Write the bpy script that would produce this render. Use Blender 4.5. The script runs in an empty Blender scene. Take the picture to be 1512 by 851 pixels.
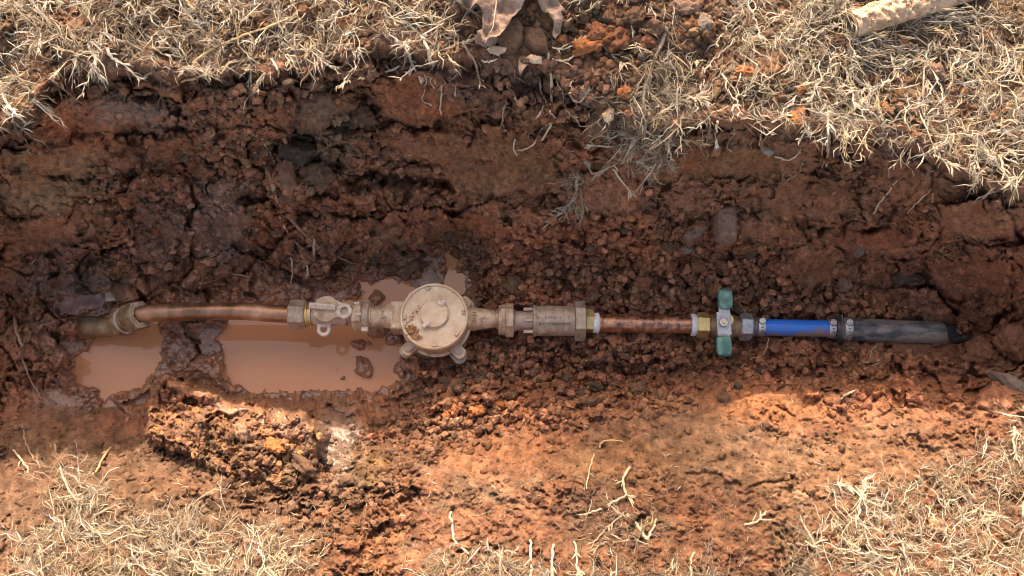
import bpy, bmesh, math, random
import numpy as np
from mathutils import Vector, Matrix

random.seed(7)
RNG = np.random.default_rng(7)
SC = bpy.context.scene
COL = SC.collection
rad = math.radians

# ------------------------------------------------------------------ camera, sky, sun
TILT = rad(15.0)
DIST = 1.35
FPX = 1350.0
CX, CY = 756.0, 425.5
CAM = np.array([0.0, -DIST * math.sin(TILT), DIST * math.cos(TILT)])
cd = bpy.data.cameras.new("camera"); cam = bpy.data.objects.new("camera", cd); COL.objects.link(cam)
cam.location = CAM; cam.rotation_euler = (TILT, 0, 0)
cd.sensor_width = 36; cd.lens = 36 * FPX / 1512; cd.clip_start = 0.02; cd.clip_end = 500
SC.camera = cam
SC.view_settings.view_transform = 'Standard'; SC.view_settings.look = 'None'
SC.view_settings.exposure = 1.48; SC.view_settings.gamma = 1
SC.view_settings.use_white_balance = True
SC.view_settings.white_balance_temperature = 9000
SC.view_settings.white_balance_tint = 17

SUN_EL, SUN_AZ = rad(35), rad(-8)
w = bpy.data.worlds.new("World"); SC.world = w; w.use_nodes = True
nt = w.node_tree; bg = nt.nodes["Background"]
sky = nt.nodes.new("ShaderNodeTexSky"); sky.sky_type = 'NISHITA'; sky.sun_disc = False
sky.sun_elevation = SUN_EL; sky.sun_rotation = SUN_AZ
sky.dust_density = 4.0; sky.air_density = 1.1; sky.ozone_density = 1.0
nt.links.new(sky.outputs[0], bg.inputs[0]); bg.inputs[1].default_value = 0.15
ld = bpy.data.lights.new("sun", 'SUN'); ld.energy = 2.7; ld.angle = rad(0.5); ld.color = (1.0, 0.96, 0.91)
sun = bpy.data.objects.new("sun", ld); COL.objects.link(sun)
sdir = Vector((math.sin(SUN_AZ) * math.cos(SUN_EL), math.cos(SUN_AZ) * math.cos(SUN_EL), math.sin(SUN_EL)))
sun.rotation_euler = sdir.to_track_quat('Z', 'Y').to_euler()
SC.cycles.max_bounces = 6
SC.cycles.use_denoising = True
SC.cycles.filter_width = 1.05

# ------------------------------------------------------------------ helpers
ct, st = math.cos(TILT), math.sin(TILT)
def P(px, py, z):
    """world point at height z seen at photo position px, py (arrays allowed)"""
    dx = (np.asarray(px, float) - CX) / FPX
    dy = -(np.asarray(py, float) - CY) / FPX
    wy = ct * dy + st
    wz = st * dy - ct
    t = (np.asarray(z, float) - CAM[2]) / wz
    return np.stack([CAM[0] + dx * t, CAM[1] + wy * t, np.asarray(z, float) + 0 * t], -1)
def V(px, py, z=0.0): return Vector(P(px, py, z))

_perm = RNG.permutation(4096)
def _h(ix, iy, s=0):
    return _perm[(_perm[(ix + s * 131) & 4095] + iy) & 4095]
_ang = RNG.uniform(0, 2 * np.pi, 4096)
_gx, _gy = np.cos(_ang), np.sin(_ang)
_ra, _rb, _rc = RNG.random(4096), RNG.random(4096), RNG.random(4096)
def perlin(x, y, s=0):
    ix = np.floor(x).astype(np.int64); iy = np.floor(y).astype(np.int64)
    fx = x - ix; fy = y - iy
    u = fx * fx * fx * (fx * (fx * 6 - 15) + 10); v = fy * fy * fy * (fy * (fy * 6 - 15) + 10)
    def g(a, b):
        h = _h(ix + a, iy + b, s); return _gx[h] * (fx - a) + _gy[h] * (fy - b)
    n0 = g(0, 0) * (1 - u) + g(1, 0) * u; n1 = g(0, 1) * (1 - u) + g(1, 1) * u
    return (n0 * (1 - v) + n1 * v) * 1.5
def fbm(x, y, s=0, o=4, gain=.5):
    r = 0; a = 1; f = 1
    for i in range(o):
        r = r + a * perlin(x * f + 17.3 * i, y * f - 9.1 * i, s + i); a *= gain; f *= 2.03
    return r
def voro(x, y, s=0):
    ix = np.floor(x).astype(np.int64); iy = np.floor(y).astype(np.int64)
    f1 = np.full(np.shape(x), 9.0); f2 = f1.copy(); cid = np.zeros(np.shape(x))
    for a in (-1, 0, 1):
        for b in (-1, 0, 1):
            h = _h(ix + a, iy + b, s)
            d = np.hypot(ix + a + .1 + .8 * _ra[h] - x, iy + b + .1 + .8 * _rb[h] - y)
            m = d < f1
            f2 = np.where(m, f1, np.minimum(f2, d)); cid = np.where(m, _rc[h], cid); f1 = np.where(m, d, f1)
    return f1, f2, cid
def facets(x, y, s=0, tilt=1.2):
    ix = np.floor(x).astype(np.int64); iy = np.floor(y).astype(np.int64)
    f1 = np.full(np.shape(x), 9.0); f2 = f1.copy(); val = np.zeros(np.shape(x))
    for a in (-1, 0, 1):
        for b in (-1, 0, 1):
            h = _h(ix + a, iy + b, s)
            ex = x - (ix + a + .1 + .8 * _ra[h]); ey = y - (iy + b + .1 + .8 * _rb[h])
            d = np.hypot(ex, ey); m = d < f1
            f2 = np.where(m, f1, np.minimum(f2, d)); f1 = np.where(m, d, f1)
            val = np.where(m, (_rc[h] - .5) + tilt * (_gx[h] * ex + _gy[h] * ey), val)
    return val, f2 - f1
def sstep(a, b, x):
    t = np.clip((x - a) / (b - a), 0, 1); return t * t * (3 - 2 * t)
def polysd(px, py, poly):
    """signed distance, positive inside"""
    d = np.full(np.shape(px), 1e9); ins = np.zeros(np.shape(px), bool)
    n = len(poly)
    for i in range(n):
        x0, y0 = poly[i]; x1, y1 = poly[(i + 1) % n]
        ex, ey = x1 - x0, y1 - y0; L = ex * ex + ey * ey + 1e-9
        t = np.clip(((px - x0) * ex + (py - y0) * ey) / L, 0, 1)
        d = np.minimum(d, np.hypot(px - x0 - t * ex, py - y0 - t * ey))
        c = ((y0 > py) != (y1 > py)) & (px < (x1 - x0) * (py - y0) / (y1 - y0 + 1e-12) + x0)
        ins ^= c
    return np.where(ins, d, -d)
def pm(px, py, poly, soft=10): return sstep(-soft, soft, polysd(px, py, poly))
def em(px, py, cx, cy, rx, ry, soft=.35):
    return 1 - sstep(1 - soft, 1 + soft, np.hypot((px - cx) / rx, (py - cy) / ry))

def np_mesh(name, verts, tris=None, quads=None, cols=None, attrs=None, smooth=True):
    me = bpy.data.meshes.new(name)
    verts = np.asarray(verts, np.float32)
    me.vertices.add(len(verts)); me.vertices.foreach_set("co", verts.ravel())
    loops = []; starts = []; tot = []
    off = 0
    for arr, k in ((quads, 4), (tris, 3)):
        if arr is None or len(arr) == 0: continue
        arr = np.asarray(arr, np.int32)
        loops.append(arr.ravel()); starts.append(off + np.arange(len(arr)) * k); tot.append(np.full(len(arr), k)); off += arr.size
    loops = np.concatenate(loops); starts = np.concatenate(starts); tot = np.concatenate(tot)
    me.loops.add(len(loops)); me.loops.foreach_set("vertex_index", loops.astype(np.int32))
    me.polygons.add(len(starts)); me.polygons.foreach_set("loop_start", starts.astype(np.int32))
    me.polygons.foreach_set("use_smooth", np.full(len(starts), smooth))
    me.update(calc_edges=True)
    if cols is not None:
        a = me.attributes.new("soil", 'FLOAT_COLOR', 'POINT')
        c = np.ones((len(verts), 4), np.float32); c[:, :cols.shape[1]] = cols
        a.data.foreach_set("color", c.ravel())
    for k, v in (attrs or {}).items():
        a = me.attributes.new(k, 'FLOAT', 'POINT'); a.data.foreach_set("value", np.asarray(v, np.float32))
    return me
def link(name, me, mat=None, parent=None, label=None, cat=None, group=None, kind=None):
    o = bpy.data.objects.new(name, me); COL.objects.link(o)
    if mat is not None and me is not None: me.materials.clear(); me.materials.append(mat)
    if parent is not None: o.parent = parent
    if label: o['label'] = label
    if cat: o['category'] = cat
    if group: o['group'] = group
    if kind: o['kind'] = kind
    return o
def empty(name, loc, label, cat, group=None):
    o = link(name, None, label=label, cat=cat, group=group); o.location = loc; o.empty_display_size = .02
    return o
class MB:
    def __init__(s): s.v = []; s.f = []
    def add(s, vs, fs):
        o = len(s.v); s.v += [tuple(v) for v in vs]; s.f += [tuple(i + o for i in f) for f in fs]; return s
    def build(s, name, mat, parent=None, bevel=0, smooth=40, label=None, seg=2, **kw):
        me = bpy.data.meshes.new(name)
        off = Vector(parent.location) if parent is not None and parent.type == 'EMPTY' else Vector((0, 0, 0))
        if parent is not None and parent.parent is not None: off = Vector(parent.parent.location)
        me.from_pydata([Vector(v) - off for v in s.v], [], s.f)
        bm = bmesh.new(); bm.from_mesh(me); bmesh.ops.recalc_face_normals(bm, faces=bm.faces); bm.to_mesh(me); bm.free()
        for p in me.polygons: p.use_smooth = True
        me.set_sharp_from_angle(angle=rad(smooth))
        o = link(name, me, mat, parent, label=label, **kw)
        if bevel:
            b = o.modifiers.new("bevel", 'BEVEL'); b.width = bevel; b.segments = seg; b.limit_method = 'ANGLE'; b.angle_limit = rad(35)
            b.harden_normals = False
        return o
def frame_of(d):
    d = Vector(d).normalized()
    up = Vector((0, 0, 1)) if abs(d.z) < .95 else Vector((0, 1, 0))
    a = up.cross(d).normalized(); b = d.cross(a).normalized()
    return d, a, b
def lathe(mb, A, D, prof, seg=36, rot=0.0, caps=True, squash=1.0):
    """profile [(t, r)] revolved about the axis through A along D; t, r in metres"""
    d, a, b = frame_of(D); A = Vector(A)
    vs = []; fs = []
    for t, r in prof:
        for k in range(seg):
            th = 2 * math.pi * k / seg + rot
            vs.append(A + d * t + a * (r * math.cos(th)) + b * (r * squash * math.sin(th)))
    for i in range(len(prof) - 1):
        for k in range(seg):
            k2 = (k + 1) % seg
            fs.append((i * seg + k, i * seg + k2, (i + 1) * seg + k2, (i + 1) * seg + k))
    if caps:
        fs.append(tuple(reversed(range(seg)))); o = (len(prof) - 1) * seg; fs.append(tuple(o + k for k in range(seg)))
    return mb.add(vs, fs)
def hexa(mb, A, D, t0, t1, af, rot=0, ch=.0025, n=6, bore=None):
    """hex prism, af = across flats radius, with chamfered ends"""
    R = af / math.cos(math.pi / n)
    pr = [(t0, R - ch), (t0 + ch, R), (t1 - ch, R), (t1, R - ch)]
    if bore: pr = [(t0, bore)] + pr + [(t1, bore), (t0, bore)]
    return lathe(mb, A, D, pr, seg=n, rot=rot, caps=not bore)
def tube(mb, pts, rs, seg=12, caps=True):
    pts = [Vector(p) for p in pts]; n = len(pts)
    if not hasattr(rs, '__len__'): rs = [rs] * n
    vs = []; fs = []; a = None
    for i, p in enumerate(pts):
        d = (pts[min(i + 1, n - 1)] - pts[max(i - 1, 0)]).normalized()
        if a is None: d, a, b = frame_of(d)
        else:
            a = (a - d * a.dot(d)).normalized(); b = d.cross(a)
        for k in range(seg):
            th = 2 * math.pi * k / seg; vs.append(p + (a * math.cos(th) + b * math.sin(th)) * rs[i])
    for i in range(n - 1):
        for k in range(seg):
            k2 = (k + 1) % seg; fs.append((i * seg + k, i * seg + k2, (i + 1) * seg + k2, (i + 1) * seg + k))
    if caps: fs.append(tuple(reversed(range(seg)))); fs.append(tuple((n - 1) * seg + k for k in range(seg)))
    return mb.add(vs, fs)
def box(mb, c, sx, sy, sz, rz=0.0):
    c = Vector(c); R = Matrix.Rotation(rz, 3, 'Z')
    vs = [c + R @ Vector((x * sx / 2, y * sy / 2, z * sz / 2)) for x in (-1, 1) for y in (-1, 1) for z in (-1, 1)]
    return mb.add(vs, [(0, 1, 3, 2), (4, 6, 7, 5), (0, 4, 5, 1), (2, 3, 7, 6), (0, 2, 6, 4), (1, 5, 7, 3)])
def prism(mb, pts, z0, z1, hole=None):
    """vertical extrusion of an outline given in world x, y; hole: second outline with the same number of points"""
    n = len(pts)
    vs = [(x, y, z) for z in (z0, z1) for x, y in pts]
    fs = [(i, (i + 1) % n, n + (i + 1) % n, n + i) for i in range(n)]
    if hole:
        vs += [(x, y, z) for z in (z0, z1) for x, y in hole]; o = 2 * n
        fs += [(o + i, o + n + i, o + n + (i + 1) % n, o + (i + 1) % n) for i in range(n)]
        fs += [(i, o + i, o + (i + 1) % n, (i + 1) % n) for i in range(n)]
        fs += [(n + i, n + (i + 1) % n, o + n + (i + 1) % n, o + n + i) for i in range(n)]
    else: fs += [tuple(reversed(range(n))), tuple(range(n, 2 * n))]
    return mb.add(vs, fs)
def smoothpath(pts, k=6):
    pts = [Vector(p) for p in pts]; out = []
    for i in range(len(pts) - 1):
        p0 = pts[max(i - 1, 0)]; p1 = pts[i]; p2 = pts[i + 1]; p3 = pts[min(i + 2, len(pts) - 1)]
        for j in range(k):
            t = j / k
            out.append(.5 * ((2 * p1) + (p2 - p0) * t + (2 * p0 - 5 * p1 + 4 * p2 - p3) * t * t + (3 * p1 - p0 - 3 * p2 + p3) * t ** 3))
    out.append(pts[-1]); return out

# ------------------------------------------------------------------ materials
def mat_base(name):
    m = bpy.data.materials.new(name); m.use_nodes = True; n = m.node_tree
    return m, n, n.nodes["Principled BSDF"]
def node(n, t, **kw):
    x = n.nodes.new(t)
    for k, v in kw.items():
        if k in x.inputs: x.inputs[k].default_value = v
        else: setattr(x, k, v)
    return x
def noise_tex(n, scale, detail=5, rough=.6, coord='Object'):
    tc = n.nodes.new("ShaderNodeTexCoord"); t = node(n, "ShaderNodeTexNoise", Scale=scale, Detail=detail, Roughness=rough)
    n.links.new(tc.outputs[coord], t.inputs["Vector"]); return t
def ramp(n, src, stops):
    r = n.nodes.new("ShaderNodeValToRGB"); el = r.color_ramp.elements
    while len(el) < len(stops): el.new(.5)
    for e, (p, c) in zip(el, stops): e.position = p; e.color = (*c, 1) if len(c) == 3 else c
    n.links.new(src, r.inputs[0]); return r
def soil_mat():
    m, n, b = mat_base("clay_soil"); L = n.links
    at = node(n, "ShaderNodeAttribute", attribute_name="soil")
    wt = node(n, "ShaderNodeAttribute", attribute_name="wet")
    n1 = noise_tex(n, 160, 6, .7); n2 = noise_tex(n, 900, 3, .6)
    geo = n.nodes.new("ShaderNodeNewGeometry")
    for t in (n1, n2): L.new(geo.outputs["Position"], t.inputs["Vector"])
    r1 = ramp(n, n1.outputs[0], [(.32, (.55, .55, .55)), (.5, (1, 1, 1)), (.7, (1.35, 1.3, 1.25))])
    r2 = ramp(n, n2.outputs[0], [(.3, (.7, .7, .7)), (.7, (1.25, 1.25, 1.25))])
    mx = node(n, "ShaderNodeMix", data_type='RGBA', blend_type='MULTIPLY'); mx.inputs[0].default_value = 1
    L.new(at.outputs["Color"], mx.inputs[6]); L.new(r1.outputs[0], mx.inputs[7])
    mx2 = node(n, "ShaderNodeMix", data_type='RGBA', blend_type='MULTIPLY'); mx2.inputs[0].default_value = .8
    L.new(mx.outputs[2], mx2.inputs[6]); L.new(r2.outputs[0], mx2.inputs[7])
    L.new(mx2.outputs[2], b.inputs["Base Color"])
    mr = node(n, "ShaderNodeMapRange"); L.new(wt.outputs["Fac"], mr.inputs[0]); mr.inputs[3].default_value = .92; mr.inputs[4].default_value = .13
    L.new(mr.outputs[0], b.inputs["Roughness"])
    ms = node(n, "ShaderNodeMapRange"); L.new(wt.outputs["Fac"], ms.inputs[0]); ms.inputs[3].default_value = .3; ms.inputs[4].default_value = 1.0; L.new(ms.outputs[0], b.inputs["Specular IOR Level"])
    mb_ = node(n, "ShaderNodeMath", operation='MULTIPLY_ADD'); L.new(n2.outputs[0], mb_.inputs[0]); mb_.inputs[1].default_value = .3; L.new(n1.outputs[0], mb_.inputs[2])
    bp = node(n, "ShaderNodeBump", Strength=.8, Distance=.0035); L.new(mb_.outputs[0], bp.inputs["Height"])
    dm = node(n, "ShaderNodeMapRange"); L.new(wt.outputs["Fac"], dm.inputs[0]); dm.inputs[3].default_value = .85; dm.inputs[4].default_value = .35
    L.new(dm.outputs[0], bp.inputs["Strength"])
    L.new(bp.outputs[0], b.inputs["Normal"])
    return m
def straw_mat():
    m, n, b = mat_base("dry_straw"); L = n.links
    at = node(n, "ShaderNodeAttribute", attribute_name="soil")
    n1 = noise_tex(n, 400, 2); r = ramp(n, n1.outputs[0], [(.3, (.75, .72, .68)), (.7, (1.12, 1.1, 1.08))])
    mx = node(n, "ShaderNodeMix", data_type='RGBA', blend_type='MULTIPLY'); mx.inputs[0].default_value = 1
    L.new(at.outputs["Color"], mx.inputs[6]); L.new(r.outputs[0], mx.inputs[7]); L.new(mx.outputs[2], b.inputs["Base Color"])
    b.inputs["Roughness"].default_value = .75; b.inputs["Specular IOR Level"].default_value = .3
    return m
def metal(name, c1, c2, c3=None, metallic=.5, rough=.45, scale=90, bump=.35, dirt=.5):
    m, n, b = mat_base(name); L = n.links
    n1 = noise_tex(n, scale, 6, .65); n2 = noise_tex(n, scale * 5, 4, .6)
    r = ramp(n, n1.outputs[0], [(.33, c1), (.58, c2), (.72, c3 or c2)])
    n3 = noise_tex(n, 34, 7, .72); mk = ramp(n, n3.outputs[0], [(.50 + .1 * (1 - dirt), (0, 0, 0)), (.62 + .1 * (1 - dirt), (1, 1, 1))])
    dm = node(n, "ShaderNodeMath", operation='MULTIPLY'); L.new(mk.outputs[0], dm.inputs[0]); dm.inputs[1].default_value = min(.85, dirt * 1.1)
    mxd = node(n, "ShaderNodeMix", data_type='RGBA'); L.new(dm.outputs[0], mxd.inputs[0]); L.new(r.outputs[0], mxd.inputs[6]); mxd.inputs[7].default_value = (.33, .19, .125, 1)
    L.new(mxd.outputs[2], b.inputs["Base Color"])
    mi = node(n, "ShaderNodeMath", operation='MULTIPLY_ADD'); L.new(dm.outputs[0], mi.inputs[0]); mi.inputs[1].default_value = -metallic; mi.inputs[2].default_value = metallic; L.new(mi.outputs[0], b.inputs["Metallic"])
    rr = ramp(n, n1.outputs[0], [(.35, (rough,) * 3), (.7, (min(1, rough + .3),) * 3)]); L.new(rr.outputs[0], b.inputs["Roughness"])
    b.inputs["Metallic"].default_value = metallic
    bp = node(n, "ShaderNodeBump", Strength=bump, Distance=.0008); L.new(n2.outputs[0], bp.inputs["Height"]); L.new(bp.outputs[0], b.inputs["Normal"])
    return m
M = {}
M['soil'] = soil_mat(); M['straw'] = straw_mat()
M['bronze'] = metal("cast_bronze", (.28, .18, .11), (.62, .47, .33), (.76, .62, .48), .25, .42, 60)
M['lid'] = metal("bronze_lid", (.52, .34, .22), (.70, .56, .41), (.80, .68, .53), .1, .55, 38, .6, .35)
M['lug'] = metal("pale_lug", (.44, .35, .28), (.66, .56, .48), None, .1, .5, 120)
M['grey_bronze'] = metal("grey_bronze", (.28, .19, .14), (.48, .38, .30), (.60, .50, .40), .3, .45, 90)
M['pink_bronze'] = metal("pink_bronze", (.32, .22, .17), (.50, .38, .32), (.60, .48, .40), .3, .45, 60)
M['brass'] = metal("bright_brass", (.55, .38, .14), (.78, .60, .28), None, .75, .3, 60, .15, .3)
M['old_brass'] = metal("muddy_brass", (.16, .10, .06), (.34, .23, .13), (.45, .34, .22), .4, .45, 60)
M['steel'] = metal("dull_steel", (.38, .38, .38), (.62, .62, .62), None, .85, .3, 120, .2)
M['ear'] = metal("grey_casting", (.26, .21, .18), (.46, .41, .38), (.55, .5, .47), .3, .5, 90)
M['zinc'] = metal("zinc_plate", (.30, .32, .34), (.52, .54, .57), (.62, .6, .58), .6, .35, 150, .4)
M['copper'] = metal("copper", (.13, .07, .07), (.66, .33, .20), (.82, .46, .30), .85, .26, 110, .3, .2)
M['copper_dull'] = metal("muddy_copper", (.15, .09, .055), (.50, .28, .18), (.70, .44, .33), .8, .3, 26, .3, .3)
M['tape'] = metal("thread_tape", (.5, .52, .56), (.78, .8, .84), None, 0, .6, 200, .6, .25)
M['black'] = metal("black_rubber", (.015, .015, .018), (.05, .05, .055), None, 0, .5, 60)
M['iron'] = metal("dark_steel", (.05, .05, .05), (.16, .16, .17), None, .5, .45, 90)

def green_mat():
    m, n, b = mat_base("green_vinyl"); L = n.links
    n1 = noise_tex(n, 60, 5, .6); r = ramp(n, n1.outputs[0], [(.35, (.02, .14, .11)), (.55, (.09, .29, .235)), (.72, (.34, .44, .34))])
    L.new(r.outputs[0], b.inputs["Base Color"]); b.inputs["Roughness"].default_value = .28
    b.inputs["Coat Weight"].default_value = .3
    return m
M['green'] = green_mat()
def blue_mat():
    m, n, b = mat_base("blue_plastic"); L = n.links
    tc = n.nodes.new("ShaderNodeTexCoord"); mp = n.nodes.new("ShaderNodeMapping"); mp.inputs["Scale"].default_value = (.35, 1, 1)
    t = node(n, "ShaderNodeTexNoise", Scale=70, Detail=6, Roughness=.65); L.new(tc.outputs["Object"], mp.inputs[0]); L.new(mp.outputs[0], t.inputs["Vector"])
    # dried mud film: heavier towards the underside and the right end, where it was dragged through the soil
    sx = n.nodes.new("ShaderNodeSeparateXYZ"); L.new(tc.outputs["Object"], sx.inputs[0])
    a = node(n, "ShaderNodeMath", operation='MULTIPLY_ADD'); L.new(sx.outputs[1], a.inputs[0]); a.inputs[1].default_value = -14; L.new(t.outputs[0], a.inputs[2])
    r = ramp(n, a.outputs[0], [(.40, (.006, .20, .80)), (.52, (.010, .20, .70)), (.62, (.10, .17, .42)), (.74, (.30, .19, .15))])
    L.new(r.outputs[0], b.inputs["Base Color"]); b.inputs["Roughness"].default_value = .25
    return m
M['blue'] = blue_mat()
def sleeve_mat():
    m, n, b = mat_base("muddy_black_pipe"); L = n.links
    tc = n.nodes.new("ShaderNodeTexCoord"); mp = n.nodes.new("ShaderNodeMapping"); mp.inputs["Scale"].default_value = (.4, 1, 1)
    t = node(n, "ShaderNodeTexNoise", Scale=45, Detail=6, Roughness=.62); L.new(tc.outputs["Object"], mp.inputs[0]); L.new(mp.outputs[0], t.inputs["Vector"])
    r = ramp(n, t.outputs[0], [(.36, (.04, .045, .055)), (.46, (.13, .13, .135)), (.55, (.30, .26, .225)), (.68, (.22, .13, .085))])
    L.new(r.outputs[0], b.inputs["Base Color"]); b.inputs["Roughness"].default_value = .6
    bp = node(n, "ShaderNodeBump", Strength=.4, Distance=.001); L.new(t.outputs[0], bp.inputs["Height"]); L.new(bp.outputs[0], b.inputs["Normal"])
    return m
M['sleeve'] = sleeve_mat()
def water_mat():
    m, n, b = mat_base("muddy_water"); L = n.links
    n1 = noise_tex(n, 9, 3, .5); r = ramp(n, n1.outputs[0], [(.3, (.58, .25, .12)), (.7, (.64, .30, .16))])
    L.new(r.outputs[0], b.inputs["Base Color"]); b.inputs["Roughness"].default_value = .02
    b.inputs["IOR"].default_value = 1.33; b.inputs["Specular IOR Level"].default_value = 1.0
    n2 = noise_tex(n, 25, 2); bp = node(n, "ShaderNodeBump", Strength=.05, Distance=.0006); L.new(n2.outputs[0], bp.inputs["Height"]); L.new(bp.outputs[0], b.inputs["Normal"])
    return m
M['water'] = water_mat()
def leaf_mat(name, c1, c2, c3):
    m, n, b = mat_base(name); L = n.links
    n1 = noise_tex(n, 50, 7, .7); r = ramp(n, n1.outputs[0], [(.35, c1), (.55, c2), (.7, c3)])
    L.new(r.outputs[0], b.inputs["Base Color"]); b.inputs["Roughness"].default_value = .75
    n2 = noise_tex(n, 260, 4); bp = node(n, "ShaderNodeBump", Strength=.7, Distance=.002); L.new(n2.outputs[0], bp.inputs["Height"]); L.new(bp.outputs[0], b.inputs["Normal"])
    return m
M['leaf'] = leaf_mat("dry_oak_leaf", (.13, .08, .06), (.30, .20, .155), (.42, .31, .25))
M['wet_leaf'] = leaf_mat("wet_leaf", (.07, .035, .035), (.16, .085, .08), (.27, .18, .17))
M['tan_leaf'] = leaf_mat("tan_leaf", (.3, .2, .13), (.5, .38, .27), (.6, .48, .36))
M['crust'] = leaf_mat("dusty_clay_coat", (.40, .25, .16), (.56, .38, .26), (.66, .48, .34))
M['wood'] = leaf_mat("old_root_wood", (.07, .035, .02), (.20, .09, .055), (.29, .15, .10))
M['greywood'] = leaf_mat("weathered_wood", (.16, .11, .085), (.28, .21, .17), (.36, .28, .24))
M['stone'] = leaf_mat("brown_stone", (.09, .05, .036), (.17, .10, .075), (.22, .145, .115))
M['bark'] = leaf_mat("bark", (.08, .06, .045), (.16, .12, .09), (.22, .17, .13))

# ------------------------------------------------------------------ the ground sheet
XS = [-900, -300, 0, 60, 100, 220, 330, 450, 500, 560, 660, 760, 860, 1000, 1150, 1300, 1420, 1512, 1800, 2400]
def ln(pairs, z):      # pairs: {x: py}, z: {x: z}
    a = sorted(pairs.items()); b = sorted(z.items())
    return (lambda x: np.interp(x, [i[0] for i in a], [i[1] for i in a]), lambda x: np.interp(x, [i[0] for i in b], [i[1] for i in b]))
LIP = ln({-900: 160, -300: 200, 0: 185, 40: 175, 70: 130, 100: 105, 220: 108, 330: 112, 450: 116, 500: 84, 560: 82, 640: 88, 700: 95, 760: 92, 860: 120, 930: 180, 1000: 188, 1150: 192, 1260: 196, 1330: 215, 1420: 262, 1512: 290, 1800: 330, 2400: 330}, {0: .30, 760: .295, 860: .29, 1000: .295, 2400: .30})
_L0 = LIP[0]
_lipn = -8 + perlin(np.arange(-2600, 4200) / 55.0, np.zeros(6800) + .3, 71) * 13 + perlin(np.arange(-2600, 4200) / 19.0, np.zeros(6800) + .7, 72) * 7
LIP = (lambda x: _L0(x) + np.interp(x, np.arange(-2600, 4200), _lipn), LIP[1])
LINES = [
    ln({0: -1300}, {0: .33}),
    ln({0: -60}, {0: .315}),
    LIP,
    (lambda x: LIP[0](x) + np.interp(x, [0, 690, 760, 860, 960, 2400], [13, 13, 60, 70, 16, 14]), lambda x: np.interp(x, [0, 690, 760, 860, 960, 2400], [.262, .262, .24, .24, .262, .262])),
    ln({-900: 300, 0: 300, 220: 262, 330: 262, 450: 268, 660: 280, 860: 330, 1000: 330, 1150: 325, 1300: 335, 1512: 400, 2400: 400}, {-900: .2, -300: .15, 0: .12, 220: .10, 450: .12, 660: .11, 860: .09, 1150: .12, 1300: .11, 1512: .15, 1800: .2, 2400: .25}),
    ln({-900: 430, 0: 430, 100: 425, 220: 425, 330: 398, 450: 402, 560: 390, 610: 372, 660: 352, 690: 352, 730: 385, 860: 405, 1000: 415, 1150: 430, 1300: 440, 1420: 445, 1512: 440, 2400: 440}, {-900: .2, -300: .02, 0: -.02, 100: -.035, 220: -.04, 330: -.04, 450: -.045, 660: -.058, 700: -.055, 760: -.022, 1000: -.015, 1150: -.006, 1300: 0, 1420: .03, 1512: .09, 1800: .2, 2400: .28}),
    ln({0: 490}, {-900: .2, -300: .0, 0: -.04, 90: -.06, 240: -.06, 330: -.068, 600: -.062, 680: -.042, 760: -.030, 860: -.022, 1150: -.016, 1250: -.012, 1406: -.010, 1428: .024, 1512: .08, 1800: .2, 2400: .28}),
    ln({-900: 600, 0: 600, 100: 600, 220: 590, 330: 585, 450: 585, 560: 580, 660: 545, 760: 560, 860: 560, 1000: 548, 1150: 545, 1300: 550, 1512: 560, 2400: 570}, {-900: .2, -300: .02, 0: -.045, 100: -.06, 220: -.058, 450: -.058, 560: -.055, 660: -.035, 760: -.025, 1000: -.015, 1150: .004, 1300: .024, 1420: .05, 1512: .09, 1800: .2, 2400: .28}),
    ln({-900: 690, 0: 668, 60: 660, 150: 655, 220: 660, 450: 640, 560: 635, 700: 625, 860: 622, 1000: 605, 1150: 585, 1300: 580, 1512: 600, 2400: 620}, {-900: .24, -300: .1, 0: .035, 150: .03, 220: .045, 450: .035, 560: .0, 660: .03, 760: .045, 1000: .065, 1150: .092, 1300: .105, 1512: .145, 1800: .24, 2400: .28}),
    ln({0: 755, 220: 735, 450: 725, 560: 715, 760: 740, 1000: 740, 1150: 725, 1512: 720}, {-900: .27, -300: .22, 0: .17, 220: .16, 450: .13, 560: .11, 760: .16, 1000: .17, 1150: .17, 1512: .19, 1800: .25, 2400: .29}),
    ln({0: 865}, {-900: .29, 0: .255, 450: .235, 560: .225, 760: .245, 1512: .262, 2400: .29}),
    ln({0: 1150}, {0: .285}),
    ln({0: 2300}, {0: .29}),
]
def base_z(px, py):
    px = np.asarray(px, float); py = np.asarray(py, float)
    pys = np.stack([l[0](px) + 0 * px for l in LINES]); zs = np.stack([l[1](px) + 0 * px for l in LINES])
    z = np.where(py <= pys[0], zs[0], zs[-1])
    for i in range(len(LINES) - 1):
        t = (py - pys[i]) / (pys[i + 1] - pys[i])
        m = (t >= 0) & (t < 1)
        tt = t * .55 + .45 * (t * t * (3 - 2 * t))
        z = np.where(m, zs[i] + (zs[i + 1] - zs[i]) * tt, z)
    return z
WATER_Z = -.070
PUD1 = [(104, 548), (112, 532), (128, 520), (138, 493), (150, 478), (175, 462), (232, 462), (240, 500), (234, 540), (212, 562), (206, 574), (172, 582), (152, 592), (143, 574), (112, 562)]
PUD2 = [(338, 470), (326, 500), (330, 545), (345, 572), (380, 580), (450, 579), (560, 575), (592, 560), (600, 538), (606, 520), (640, 500), (640, 440), (612, 424), (600, 412), (585, 418), (566, 410), (548, 420), (532, 417), (538, 434), (528, 446), (512, 444), (470, 452), (440, 448), (420, 458), (400, 452)]
PUD3 = [(655, 430), (660, 400), (658, 378), (668, 362), (684, 366), (680, 380), (674, 396), (686, 412), (690, 430), (676, 446)]
WET = [(60, 430), (240, 430), (330, 405), (560, 395), (700, 350), (720, 380), (690, 430), (660, 540), (600, 575), (560, 640), (530, 720), (460, 740), (450, 640), (330, 575), (260, 545), (240, 600), (140, 620), (60, 600)]
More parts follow.
